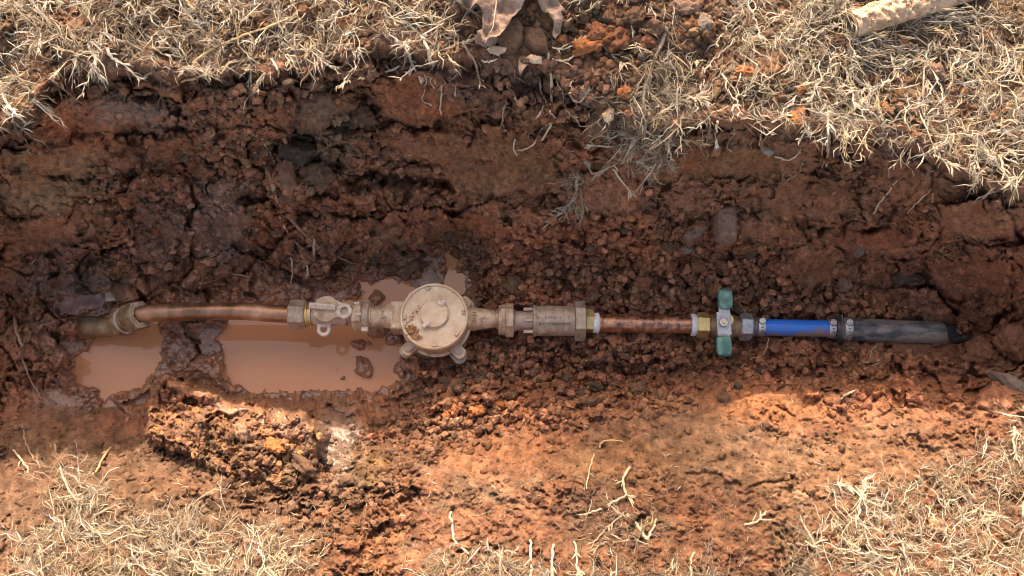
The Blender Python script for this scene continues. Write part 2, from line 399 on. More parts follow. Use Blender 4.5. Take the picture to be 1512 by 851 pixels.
BLOCK = [(216, 642), (220, 560), (244, 551), (268, 556), (300, 572), (345, 590), (400, 600), (452, 612), (478, 640), (470, 690), (400, 720), (330, 700), (262, 672), (222, 655)]
CRUMB = [(690, 345), (820, 330), (1000, 320), (1120, 370), (1180, 430), (1290, 430), (1345, 470), (1345, 560), (1180, 566), (1000, 580), (860, 625), (700, 625), (560, 640), (600, 575), (650, 530), (700, 520)]
CLODL = [(370, 120), (520, 110), (600, 220), (680, 300), (640, 400), (480, 410), (360, 380), (150, 400), (130, 250), (250, 180)]
LOWC = [(210, 640), (330, 690), (430, 640), (560, 630), (690, 610), (720, 640), (640, 690), (600, 760), (560, 851), (480, 851), (430, 770), (330, 720), (240, 690)]
CAV = [([(503, 270), (520, 256), (560, 250), (572, 262), (600, 258), (640, 266), (664, 270), (668, 284), (640, 280), (612, 278), (604, 300), (592, 306), (596, 282), (560, 276), (520, 284)], .05),
       ([(538, 345), (560, 325), (600, 318), (612, 324), (580, 332), (560, 345)], .02),
       ([(430, 190), (470, 200), (480, 214), (440, 222), (424, 206)], .03), ([(400, 205), (420, 200), (418, 222), (402, 226)], .03),
       ([(478, 118), (520, 116), (560, 160), (545, 170), (510, 140), (480, 132)], .03),
       ([(1412, 498), (1440, 486), (1496, 452), (1500, 458), (1450, 496), (1424, 512)], .03),
       ([(1300, 470), (1385, 473), (1385, 482), (1300, 480)], .012)]
def disp(px, py):
    """relief added to the base height, and masks for colour"""
    wx = px + 9 * fbm(px / 40, py / 40, 50, 3); wy = py + 9 * fbm(px / 40, py / 40, 60, 3)
    soft = 14
    crumb = np.maximum(pm(wx, wy, CRUMB, 22), .9 * pm(wx, wy, BLOCK, 6))
    crumb = np.maximum(crumb * (1 - .85 * pm(wx, wy, BLOCK, 6)), .2 * pm(wx, wy, LOWC, 16))
    clodl = pm(wx, wy, CLODL, 30)
    z = .011 * fbm(px / 150, py / 150, 1, 3) + .0045 * fbm(px / 45, py / 45, 5, 4)
    sm = np.zeros(np.shape(px))        # smooth smeared clay faces left by the spade
    for cx, cy, rx, ry in ((740, 240, 75, 42), (1090, 240, 110, 26), (615, 150, 70, 32), (1190, 300, 80, 26), (1215, 402, 44, 16), (1300, 360, 70, 16), (1010, 655, 60, 46), (1120, 680, 110, 34), (1290, 690, 110, 34), (905, 690, 60, 34), (230, 230, 70, 22), (1440, 410, 60, 24), (330, 320, 34, 50), (230, 350, 30, 34), (750, 680, 80, 24), (1080, 590, 90, 18), (60, 290, 60, 30), (70, 790, 60, 40), (385, 596, 80, 13), (290, 572, 40, 10), (500, 650, 22, 44), (60, 600, 60, 24), (170, 640, 40, 14), (150, 168, 90, 26), (110, 238, 100, 24), (470, 158, 54, 30), (640, 215, 50, 24), (900, 295, 60, 20), (560, 345, 44, 16), (1440, 330, 60, 24), (980, 240, 50, 24), (60, 350, 44, 24)):
        sm = np.maximum(sm, em(wx, wy, cx, cy, rx, ry, .3))
    # broken face: slabs and steps
    wall = sstep(0, 25, py - LIP[0](px)) * (1 - sstep(560, 640, py))
    left = 1 - .55 * sstep(640, 760, px) * (1 - sstep(-10, 60, px - 1340))
    fv, fe = facets(wx / 92, wy / 60, 3, 1.0); fv2, fe2 = facets(wx / 31, wy / 24, 4, 1.5); fv3, fe3 = facets(wx / 14, wy / 11.5, 6, 1.5)
    k = wall * left * (1 - .9 * sm)
    z = z + k * (.034 * fv - .012 * (1 - sstep(0, .10, fe)))
    k2 = np.clip(wall * (1 - .95 * sm) * (.25 + sstep(-.3, .3, fbm(px / 80, py / 80, 33, 3))), 0, 1)
    z = z + k2 * (.0145 * fv2 - .005 * (1 - sstep(0, .14, fe2)) + .0065 * fv3)
    z = z + wall * (1 - .8 * sm) * .0035 * fbm(wx / 24, wy / 18, 46, 3, .6)
    slab = np.maximum(pm(wx, wy, BLOCK, 6), .9 * pm(wx, wy, LOWC, 16))
    fv4, fe4 = facets(wx / 8, wy / 6.5, 8, 1.5)
    z = z + sstep(590, 680, py) * (.0016 * fbm(px / 7, py / 5.5, 402, 3, .65) + .0022 * fbm(px / 22, py / 15, 403, 3))
    z = z + slab * (1 - .85 * sm) * (.0085 * fv2 + .0042 * fv3 + .0034 * fv4 - .003 * (1 - sstep(0, .16, fe3)))
    f1, f2, c = voro(wx / 40, wy / 36, 9)
    z = z + clodl * (.020 * np.sqrt(np.clip(1 - (f1 / .75) ** 2, 0, 1)) * (.4 + c) - .010)
    f1, f2, c = voro(wx / 19, wy / 17, 12)
    lumpy = np.clip(.6 * sstep(-.05, .5, fbm(px / 70, py / 70, 71, 3)) + crumb + .35 * clodl, 0, 1) * (1 - .9 * sm * (crumb < .8))
    z = z + lumpy * (.0055 * np.sqrt(np.clip(1 - (f1 / .70) ** 2, 0, 1)) * (.2 + c) - .0025 + .0105 * facets(wx / 17, wy / 15, 13, 1.3)[0])
    f1, f2, c = voro(wx / 9, wy / 8.2, 15)
    z = z + (lumpy * .88 + .12 * (1 - sm)) * (.0035 * np.sqrt(np.clip(1 - (f1 / .70) ** 2, 0, 1)) * (.25 + c) - .0016 + .0052 * facets(wx / 8, wy / 7.4, 16, 1.3)[0])
    rough = sstep(-.25, .45, fbm(px / 60, py / 60, 81, 3))
    z = z + (.0026 + .0016 * wall) * (.4 + rough) * (1 - .75 * sm) * fbm(px / 8.5, py / 8.5, 21, 3, .65)
    z = z + sstep(600, 680, py) * (.0030 * fbm(px / 34, py / 22, 404, 3) + .0030 * (1 - sm) * facets(wx / 12, wy / 9, 405, 1.3)[0] * sstep(-.1, .3, fbm(px / 60, py / 45, 406, 3)))
    # drying cracks
    cr = 1 - sstep(0, .045, np.abs(perlin(wx / 75 + .5 * perlin(px / 20, py / 20, 91), wy / 60, 92)))
    z = z - .007 * cr * sstep(.3, .6, fbm(px / 110, py / 110, 93, 2))
    def crack(pts, w_, dep):
        d_ = np.full(np.shape(px), 1e9)
        for (x0, y0), (x1, y1) in zip(pts[:-1], pts[1:]):
            ex, ey = x1 - x0, y1 - y0; t = np.clip(((wx - x0) * ex + (wy - y0) * ey) / (ex * ex + ey * ey), 0, 1)
            d_ = np.minimum(d_, np.hypot(wx - x0 - t * ex, wy - y0 - t * ey))
        return dep * (1 - sstep(w_ * .3, w_, d_))
    z = z - crack([(1010, 702), (1050, 708), (1090, 718), (1130, 714), (1180, 712)], 4, .006) - crack([(1412, 505), (1440, 486), (1470, 470), (1498, 452)], 7, .016) - crack([(1380, 480), (1412, 505), (1418, 530)], 5, .01)
    z = z - crack([(860, 600), (1000, 604)], 4, .003) - crack([(590, 306), (560, 312), (530, 322)], 5, .014) - crack([(270, 240), (290, 300), (262, 360), (250, 400)], 6, .014) - crack([(590, 344), (600, 330), (640, 320)], 5, .012)
    return z, crumb, clodl, lumpy + 10 * 0
def full_z(px, py):
    z = base_z(px, py)
    wx = px + 7 * fbm(px / 30, py / 30, 150, 3); wy = py + 7 * fbm(px / 30, py / 30, 160, 3)
    sb = polysd(wx, wy, BLOCK)
    blk = sstep(-7, 9, sb)
    z = z + blk * np.interp(py, [550, 600, 660, 720], [.110, .105, .06, .0])
    d, crumb, clodl, lumpy = disp(px, py)
    z = z + d
    for poly, dep in CAV:
        z = z - dep * pm(wx * .5 + px * .5, wy * .5 + py * .5, poly, 6)
    for poly in (PUD1, PUD2, PUD3):
        s = polysd(px * .35 + wx * .65, py * .35 + wy * .65, poly)
        dd = d * .25; s = s + 5 * fbm(px / 11, py / 11, 177, 3)
        z = np.where(s > -16, np.minimum(z, WATER_Z + .004 + np.clip(-s, 0, 16) * .0014 + dd * .8), z)
        z = np.where((s <= 0) & (s > -34) , np.maximum(z, WATER_Z + .0015 + .0006 * np.clip(-s, 0, 6) + dd * .3), z)
        z = np.where(s > 0, np.minimum(z, WATER_Z - .0015 - .0007 * np.clip(s, 0, 14)), z)
    # mud lumps standing out of the big puddle
    for cx, cy, r, h in ((531, 509, 12, .018), (536, 543, 13, .017), (548, 507, 5, .012), (509, 556, 4, .009), (588, 548, 10, .016), (600, 536, 12, .02), (583, 498, 16, .016), (560, 482, 18, .02), (557, 436, 12, .018)):
        q = np.hypot(wx - cx, wy - cy) / r
        z = np.maximum(z, WATER_Z - .004 + h * np.sqrt(np.clip(1 - q * q, 0, 1)) * (1 + .25 * fbm(px / 5, py / 5, 170, 2)) - .02 * (q > 1))
    z = z + .030 * em(wx, wy, 92, 482, 26, 18, .5)
    # keep a bed under the pipes
    for x0, x1, lim in ((205, 560, -.022), (560, 590, -.024), (590, 700, -.034), (700, 765, -.018), (765, 865, -.016), (865, 1110, -.009), (1110, 1245, -.006), (1245, 1400, -.006), (1400, 1414, -.006)):
        cyl = np.interp(px, [205, 430, 640, 1070, 1400], [463, 468, 470, 481, 492])
        hw = np.where((px > 590) & (px < 700), 52, 22)
        mk = (px > x0) & (px <= x1) & (np.abs(py - cyl - 4) < hw + 8)
        z = np.where(mk, np.minimum(z, lim + np.clip(np.abs(py - cyl - 4) - hw + 4, 0, 12) * .0015), z)
    return z, crumb, clodl, lumpy, blk

def soilcolor(px, py, z, crumb, clodl, lumpy, blk):
    C = lambda *c: np.array(c)
    n1 = fbm(px / 120, py / 120, 201, 4); n2 = fbm(px / 40, py / 40, 211, 4); n3 = fbm(px / 14, py / 14, 221, 3)
    red = C(.40, .168, .090); orange = C(.27, .130, .078); brown = C(.335, .160, .094); dark = C(.10, .064, .048)
    ochre = C(.29, .17, .09); grey = C(.22, .17, .145); tan = C(.275, .17, .11); mauve = C(.28, .18, .145); brick = C(.37, .12, .06)
    t = sstep(-.5, .6, n1 + .5 * n2)[..., None]
    c = brown * (1 - t) + red * t
    def mix(c, col, m): return c * (1 - m[..., None]) + col * m[..., None]
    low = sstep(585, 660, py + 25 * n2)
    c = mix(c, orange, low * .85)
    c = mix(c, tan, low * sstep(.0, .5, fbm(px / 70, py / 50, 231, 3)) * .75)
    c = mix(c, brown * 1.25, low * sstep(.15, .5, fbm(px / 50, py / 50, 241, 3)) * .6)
    # named patches
    def e(cx, cy, rx, ry, col, k=1.0, s=.5):
        nonlocal c
        m = em(px + 22 * n2, py + 22 * n3 * .6 + 10 * n2, cx, cy, rx, ry, s) * k; c = mix(c, col, m)
    e(110, 185, 40, 30, brick, .7); e(230, 225, 80, 30, C(.26, .095, .045), .7); e(60, 270, 90, 45, ochre, .7); e(190, 165, 70, 26, grey, .6)
    e(30, 400, 60, 70, C(.2, .09, .045), .6); e(20, 190, 40, 40, dark, .6); e(230, 340, 40, 60, mauve * .8, .6); e(320, 330, 50, 60, grey, .55)
    e(400, 330, 22, 60, C(.27, .09, .04), .6); e(110, 380, 60, 40, dark * 1.4, .5); e(90, 420, 80, 20, grey * .8, .6)
    e(460, 160, 80, 45, brown * .85, .7); e(480, 205, 60, 50, C(.17, .11, .07), .7); e(610, 145, 60, 30, C(.27, .10, .045), .7); e(620, 200, 80, 40, C(.22, .095, .05), .6)
    e(740, 235, 90, 50, C(.20, .10, .048), .8); e(720, 130, 60, 40, dark * 1.5, .7); e(820, 140, 60, 50, brown * .8, .6); e(640, 160, 30, 14, brick * .9, .6)
    e(880, 170, 60, 40, C(.16, .10, .07), .5); e(1080, 240, 120, 30, C(.22, .11, .052), .8); e(1010, 230, 30, 30, C(.26, .09, .04), .6); e(1300, 250, 120, 40, brown * .75, .6)
    e(1290, 350, 60, 16, brick * .75, .7); e(1400, 400, 100, 40, C(.22, .10, .065), .7); e(1460, 320, 80, 30, brown * .9, .5); e(1190, 300, 90, 40, C(.22, .105, .055), .6)
    e(1220, 400, 50, 18, C(.24, .105, .05), .7); e(1450, 440, 60, 60, C(.30, .125, .07), .6); e(930, 540, 200, 50, C(.23, .105, .062), .5)
    e(1100, 600, 110, 28, C(.36, .15, .07), .75); e(1010, 650, 70, 60, C(.31, .18, .105), .7); e(750, 660, 120, 30, C(.33, .14, .07), .6)
    e(1120, 680, 130, 40, C(.31, .185, .115), .7); e(1290, 680, 120, 40, C(.32, .17, .10), .6); e(1060, 760, 60, 20, C(.35, .135, .07), .5)
    e(920, 690, 80, 40, C(.36, .19, .10), .6); e(540, 690, 40, 26, C(.28, .17, .07), .6); e(540, 800, 40, 60, C(.36, .14, .06), .6)
    e(1340, 800, 50, 30, C(.34, .12, .06), .6); e(1300, 700, 260, 24, C(.36, .19, .10), .3); e(1190, 770, 120, 50, C(.29, .17, .10), .5)
    e(170, 770, 180, 50, C(.25, .155, .095), .7); e(20, 780, 50, 60, C(.27, .17, .13), .6); e(290, 720, 60, 12, C(.40, .15, .07), .6); e(160, 835, 40, 20, C(.27, .11, .06), .6)
    e(90, 660, 60, 14, C(.36, .19, .10), .7); e(880, 760, 50, 40, C(.2, .13, .095), .6)
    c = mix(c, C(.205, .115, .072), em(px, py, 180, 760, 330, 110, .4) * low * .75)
    c = c * (1 - .33 * low)[..., None] * (1 + low * .45 * np.clip(fbm(px / 26, py / 18, 251, 4), -.6, .6))[..., None]  # sunlit lower bank darkened in the colour to offset strong light, plus random mottling
    c = mix(c, C(.23, .155, .125), em(px + 10 * n2, py + 8 * n3, 500, 650, 26, 56) * .75)
    # top soil just under and inside the turf
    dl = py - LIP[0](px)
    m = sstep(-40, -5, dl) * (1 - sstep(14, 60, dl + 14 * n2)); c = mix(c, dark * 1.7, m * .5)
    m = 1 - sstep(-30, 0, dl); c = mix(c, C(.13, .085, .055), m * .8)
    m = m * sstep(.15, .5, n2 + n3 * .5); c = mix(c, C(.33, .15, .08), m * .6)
    # block and crumbs mottling
    m = blk * sstep(.05, .35, n3 + .4 * n2); c = mix(c, C(.21, .13, .09), m * .45)
    m = blk * (1 - sstep(-.4, -.05, n3)); c = mix(c, C(.42, .22, .11), m * .7)
    m = clodl * sstep(.1, .4, n3 + n2 * .6); c = mix(c, C(.15, .115, .08), m * .5)
    m = pm(px, py, LOWC, 20) * sstep(.05, .35, n3 + .5 * n2); c = mix(c, C(.19, .115, .08), m * .4)
    # grit
    f1, f2, cid = voro(px / 8, py / 8, 301)
    c = c * (.78 + .44 * cid * 1.0)[..., None]
    wet = pm(px + 14 * n2, py + 14 * n3, WET, 24)
    for poly in (PUD1, PUD2, PUD3):
        s_ = polysd(px + 10 * n3, py + 10 * n2, poly); wet = np.maximum(wet, sstep(-34, -8, s_))
    wet = np.maximum(wet * sstep(-.05, .03, -(z + .03)), 0)
    wet = np.maximum(wet, em(px, py, 500, 650, 36, 60) * .9)
    wet = np.maximum(wet, .8 * pm(px + 10 * n3, py + 10 * n2, [(300, 566), (345, 584), (450, 606), (480, 640), (450, 650), (330, 610), (290, 590)], 8))
    c = mix(c, c * .72 + C(.03, .026, .022), wet * .7)
    return np.clip(c, .01, .9), wet

xs = np.concatenate([np.arange(-700, -60, 12), np.arange(-60, 1572, 1.75), np.arange(1572, 2200, 12)])
ys = np.concatenate([np.arange(-700, -50, 12), np.arange(-50, 901, 1.75), np.arange(901, 1500, 12)])
GX, GY = np.meshgrid(xs, ys)
GZ, GCR, GCL, GLU, GBL = full_z(GX, GY)
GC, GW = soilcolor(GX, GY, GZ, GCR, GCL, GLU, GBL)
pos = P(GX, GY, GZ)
RINGS = [1.15, 1.6, 3, 8, 30, 120]
def grow(a, f):
    n = len(RINGS)
    return np.pad(a, ((n, n), (n, n)) + ((0, 0),) * (a.ndim - 2), mode='edge')
pos = grow(pos, 0); cc = grow(GC, 0); ww = grow(GW, 0)
n = len(RINGS); H, W_ = pos.shape[:2]
ii, jj = np.meshgrid(np.arange(H), np.arange(W_), indexing='ij')
ring = np.maximum.reduce([n - ii, ii - (H - 1 - n), n - jj, jj - (W_ - 1 - n), np.zeros_like(ii)])
sc = np.array([1.0] + RINGS)[ring]
pos[..., 0] *= sc; pos[..., 1] = (pos[..., 1] - .1) * sc + .1
pos[..., 2] = np.where(ring > 1, .30, np.where(ring == 1, pos[..., 2] * .5 + .15, pos[..., 2]))
idx = np.arange(H * W_).reshape(H, W_)
quads = np.stack([idx[:-1, :-1], idx[1:, :-1], idx[1:, 1:], idx[:-1, 1:]], -1).reshape(-1, 4)
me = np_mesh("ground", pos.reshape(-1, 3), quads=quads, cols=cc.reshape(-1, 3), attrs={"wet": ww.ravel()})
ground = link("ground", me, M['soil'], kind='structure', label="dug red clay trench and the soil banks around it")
def gz(px, py):
    """height of the finished ground at photo positions (bilinear)"""
    px = np.asarray(px, float); py = np.asarray(py, float)
    fi = np.interp(py, ys, np.arange(len(ys))); fj = np.interp(px, xs, np.arange(len(xs)))
    i = np.clip(fi.astype(int), 0, len(ys) - 2); j = np.clip(fj.astype(int), 0, len(xs) - 2); a = fi - i; b = fj - j
    return (GZ[i, j] * (1 - a) * (1 - b) + GZ[i + 1, j] * a * (1 - b) + GZ[i, j + 1] * (1 - a) * b + GZ[i + 1, j + 1] * a * b)
def gcol(px, py):
    i = np.clip(np.interp(py, ys, np.arange(len(ys))).astype(int), 0, len(ys) - 1); j = np.clip(np.interp(px, xs, np.arange(len(xs))).astype(int), 0, len(xs) - 1)
    return GC[i, j]
def G(px, py, lift=0.0): return Vector(P(px, py, float(gz(px, py)) + lift))

# ------------------------------------------------------------------ water in the trench
for poly, nm, lb in ((PUD1, "puddle_water", "small muddy puddle under the left pipe joint"), (PUD2, "puddle_water", "large muddy puddle below the valve and the meter"), (PUD3, "puddle_water", "narrow wet channel of water above the meter")):
    cx = sum(p[0] for p in poly) / len(poly); cy = sum(p[1] for p in poly) / len(poly)
    xa, xb, ya, yb = min(p[0] for p in poly) - 12, max(p[0] for p in poly) + 8, min(p[1] for p in poly) - 8, max(p[1] for p in poly) + 10
    pts = [P((xa + xb) / 2 + (xb - xa) / 2 * min(1, max(-1, 1.25 * math.cos(t * math.pi / 12))), (ya + yb) / 2 + (yb - ya) / 2 * min(1, max(-1, 1.25 * math.sin(t * math.pi / 12))), WATER_Z) for t in range(24)]; cx, cy = (xa + xb) / 2, (ya + yb) / 2
    m_ = MB(); k = len(pts); c0 = P(cx, cy, WATER_Z)
    m_.add([c0] + pts, [(0, 1 + i, 1 + (i + 1) % k) for i in range(k)])
    m_.build(nm, M['water'], label=lb, kind='structure')

# ------------------------------------------------------------------ clods and crumbs
def clod_proto(sub, seed, rough=.22, planes=5):
    r = np.random.default_rng(seed)
    bm = bmesh.new(); bmesh.ops.create_icosphere(bm, subdivisions=sub, radius=1.0)
    v = np.array([x.co[:] for x in bm.verts]); f = np.array([[x.index for x in q.verts] for q in bm.faces]); bm.free()
    for _ in range(planes):
        nrm = r.normal(size=3); nrm /= np.linalg.norm(nrm); d = r.uniform(.62, .88)
        k = v @ nrm; over = np.clip(k - d, 0, None); v = v - over[:, None] * nrm * .85
    for fr, am in ((1.3, rough), (2.9, rough * .5), (6.0, rough * .28)):
        ph = r.uniform(0, 6.3, (3, 3)); dr = r.normal(size=(3, 3)) * fr
        v = v * (1 + am * (np.sin(v @ dr.T + ph[0]).prod(axis=1) + .5 * np.sin((v @ dr.T)[:, 0] * 1.7 + ph[1, 0])))[:, None]
    v *= np.array([1, r.uniform(.7, .95), r.uniform(.6, .85)])
    return v, f
from mathutils import noise as mn
def rough_clod(sub, seed, am=.34, fine=.16):
    v, f = clod_proto(sub, seed, .08, 6)
    o = Vector((seed * 3.1, seed * 1.7, 0)); out = []
    for p in v:
        q = Vector(p); k = 1 + am * mn.noise(q * 1.5 + o) + am * .7 * mn.noise(q * 3.1 + o) + fine * mn.noise(q * 6.3 + o) + fine * .6 * mn.noise(q * 13 + o) - fine * abs(mn.noise(q * 4.4 - o))
        out.append(p * k)
    return np.array(out), f
PROT2 = [rough_clod(2, 100 + i, .30, .22) for i in range(14)]
PROT4 = [rough_clod(4, 300 + i, .36, .22) for i in range(12)]
def rotmats(n, r):
    q = r.normal(size=(n, 4)); q /= np.linalg.norm(q, axis=1)[:, None]; a, b, c, d = q.T
    return np.stack([np.stack([1 - 2 * (c * c + d * d), 2 * (b * c - a * d), 2 * (b * d + a * c)], -1),
                     np.stack([2 * (b * c + a * d), 1 - 2 * (b * b + d * d), 2 * (c * d - a * b)], -1),
                     np.stack([2 * (b * d - a * c), 2 * (c * d + a * b), 1 - 2 * (b * b + c * c)], -1)], -2)
pipe_y = lambda x: np.interp(x, [100, 205, 430, 640, 1070, 1400], [478, 463, 468, 470, 481, 492])
def sample_px(n, weight, box_=(-120, -60, 1630, 920)):
    x0, y0, x1, y1 = box_; X = []; Y = []
    while sum(map(len, X)) < n:
        a = RNG.uniform(x0, x1, n * 2); b = RNG.uniform(y0, y1, n * 2)
        k = RNG.random(n * 2) < weight(a, b); X.append(a[k]); Y.append(b[k])
    return np.concatenate(X)[:n], np.concatenate(Y)[:n]
def not_pipe(x, y): return (np.abs(y - pipe_y(x) - 3) > np.where((x > 570) & (x < 705), 62, 24)) | (x < 190) | (x > 1410)
def not_water(x, y):
    k = np.ones(len(x), bool)
    for p in (PUD1, PUD2, PUD3): k &= polysd(x, y, p) < -4
    return k
def crumb_w(x, y):
    wgt = .08 + 1.3 * pm(x, y, CRUMB, 20) + .28 * pm(x, y, LOWC, 15) + .12 * pm(x, y, BLOCK, 4) + .35 * pm(x, y, CLODL, 30)
    wgt += .35 * pm(x, y, [(690, 10), (1060, -30), (1070, 90), (930, 200), (780, 170)], 20) + .25 * em(x, y, 1300, 560, 130, 50)
    wgt *= .45 + sstep(-.3, .2, fbm(x / 40, y / 40, 401, 2))
    return np.clip(wgt, 0, 1) * not_pipe(x, y) * not_water(x, y)
def crumbs_mesh(n, smin, smax, power, protos, wfun, sink=.25, vary=.35):
    X, Y = sample_px(n, wfun)
    size = smin + (smax - smin) * RNG.random(n) ** power
    z = gz(X, Y); pos = P(X, Y, z + size * (.5 - sink))
    col = gcol(X, Y) * RNG.uniform(1 - vary, 1 + vary, (n, 1)) * RNG.uniform(.93, 1.07, (n, 3))
    pid = RNG.integers(0, len(protos), n); R = rotmats(n, RNG)
    Vs = []; Fs = []; Cs = []; off = 0
    for k, (v, f) in enumerate(protos):
        m = np.where(pid == k)[0]
        if not len(m): continue
        vv = np.einsum('nij,vj->nvi', R[m], v) * size[m][:, None, None] + pos[m][:, None, :]
        Vs.append(vv.reshape(-1, 3)); Fs.append((f[None] + (np.arange(len(m)) * len(v))[:, None, None] + off).reshape(-1, 3)); off += len(m) * len(v)
        Cs.append(np.repeat(col[m], len(v), axis=0))
    return np.concatenate(Vs), np.concatenate(Fs), np.concatenate(Cs)
v, f, c = crumbs_mesh(13000, .0018, .0082, 2.6, PROT2, crumb_w)
link("soil_crumbs", np_mesh("soil_crumbs", v, tris=f, cols=c, attrs={"wet": np.zeros(len(v))}, smooth=False), M['soil'], label="loose crumbs of red clay scattered over the trench floor and banks", cat="soil crumbs", kind='stuff')
PT1 = [clod_proto(1, 200 + i) for i in range(8)]
v, f, c = crumbs_mesh(24000, .0008, .0022, 1.5, PT1, lambda x, y: np.clip(.22 + crumb_w(x, y), 0, 1) * not_pipe(x, y) * not_water(x, y))
link("soil_grit", np_mesh("soil_grit", v, tris=f, cols=c, attrs={"wet": np.zeros(len(v))}, smooth=False), M['soil'], label="fine grit of crumbled clay all over the dug soil", cat="soil grit", kind='stuff')

def clod_mat(name, col):
    m = M['soil'].copy(); m.name = name; n = m.node_tree
    at = [x for x in n.nodes if x.type == 'ATTRIBUTE' and x.attribute_name == 'soil'][0]
    rgb = n.nodes.new("ShaderNodeRGB"); rgb.outputs[0].default_value = (*col, 1)
    for l in list(at.outputs["Color"].links): n.links.new(rgb.outputs[0], l.to_socket)
    return m
CM = {'red': clod_mat("red_clay_clod", (.24, .10, .055)), 'orange': clod_mat("orange_clay_clod", (.45, .17, .07)), 'brown': clod_mat("brown_clod", (.17, .095, .06)),
      'dark': clod_mat("dark_clod", (.10, .07, .05)), 'tan': clod_mat("tan_clod", (.40, .24, .15)), 'grey': clod_mat("grey_clod", (.24, .19, .155)), 'mauve': clod_mat("mauve_clod", (.25, .155, .115))}
CLM = {}
def clod_mesh(k, key):
    if (k, key) not in CLM:
        v, f = PROT4[k]; CLM[(k, key)] = np_mesh("soil_clod", v, tris=f); CLM[(k, key)].materials.append(CM[key])
    return CLM[(k, key)]
def clod(px, py, rx, ry, key, label, cat="clod", group=None, name="soil_clod", k=None, sink=.3, rot=None, me=None):
    z = float(gz(px, py)); r = (rx + ry) / 2 * .001
    me = me or clod_mesh(random.randrange(12) if k is None else k, key)
    o = bpy.data.objects.new(name, me); COL.objects.link(o)
    o.location = V(px, py, z + r * (1 - 2 * sink) * .75); s = (DIST - z) / DIST * .98
    o.scale = (rx * .001 * s * 1.1, ry * .001 * s * 1.25, r * s)
    o.rotation_euler = (random.uniform(-.4, .4), random.uniform(-.4, .4), random.uniform(-.6, .6) if rot is None else rot)
    o['label'] = label; o['category'] = cat
    if group: o['group'] = group
    return o
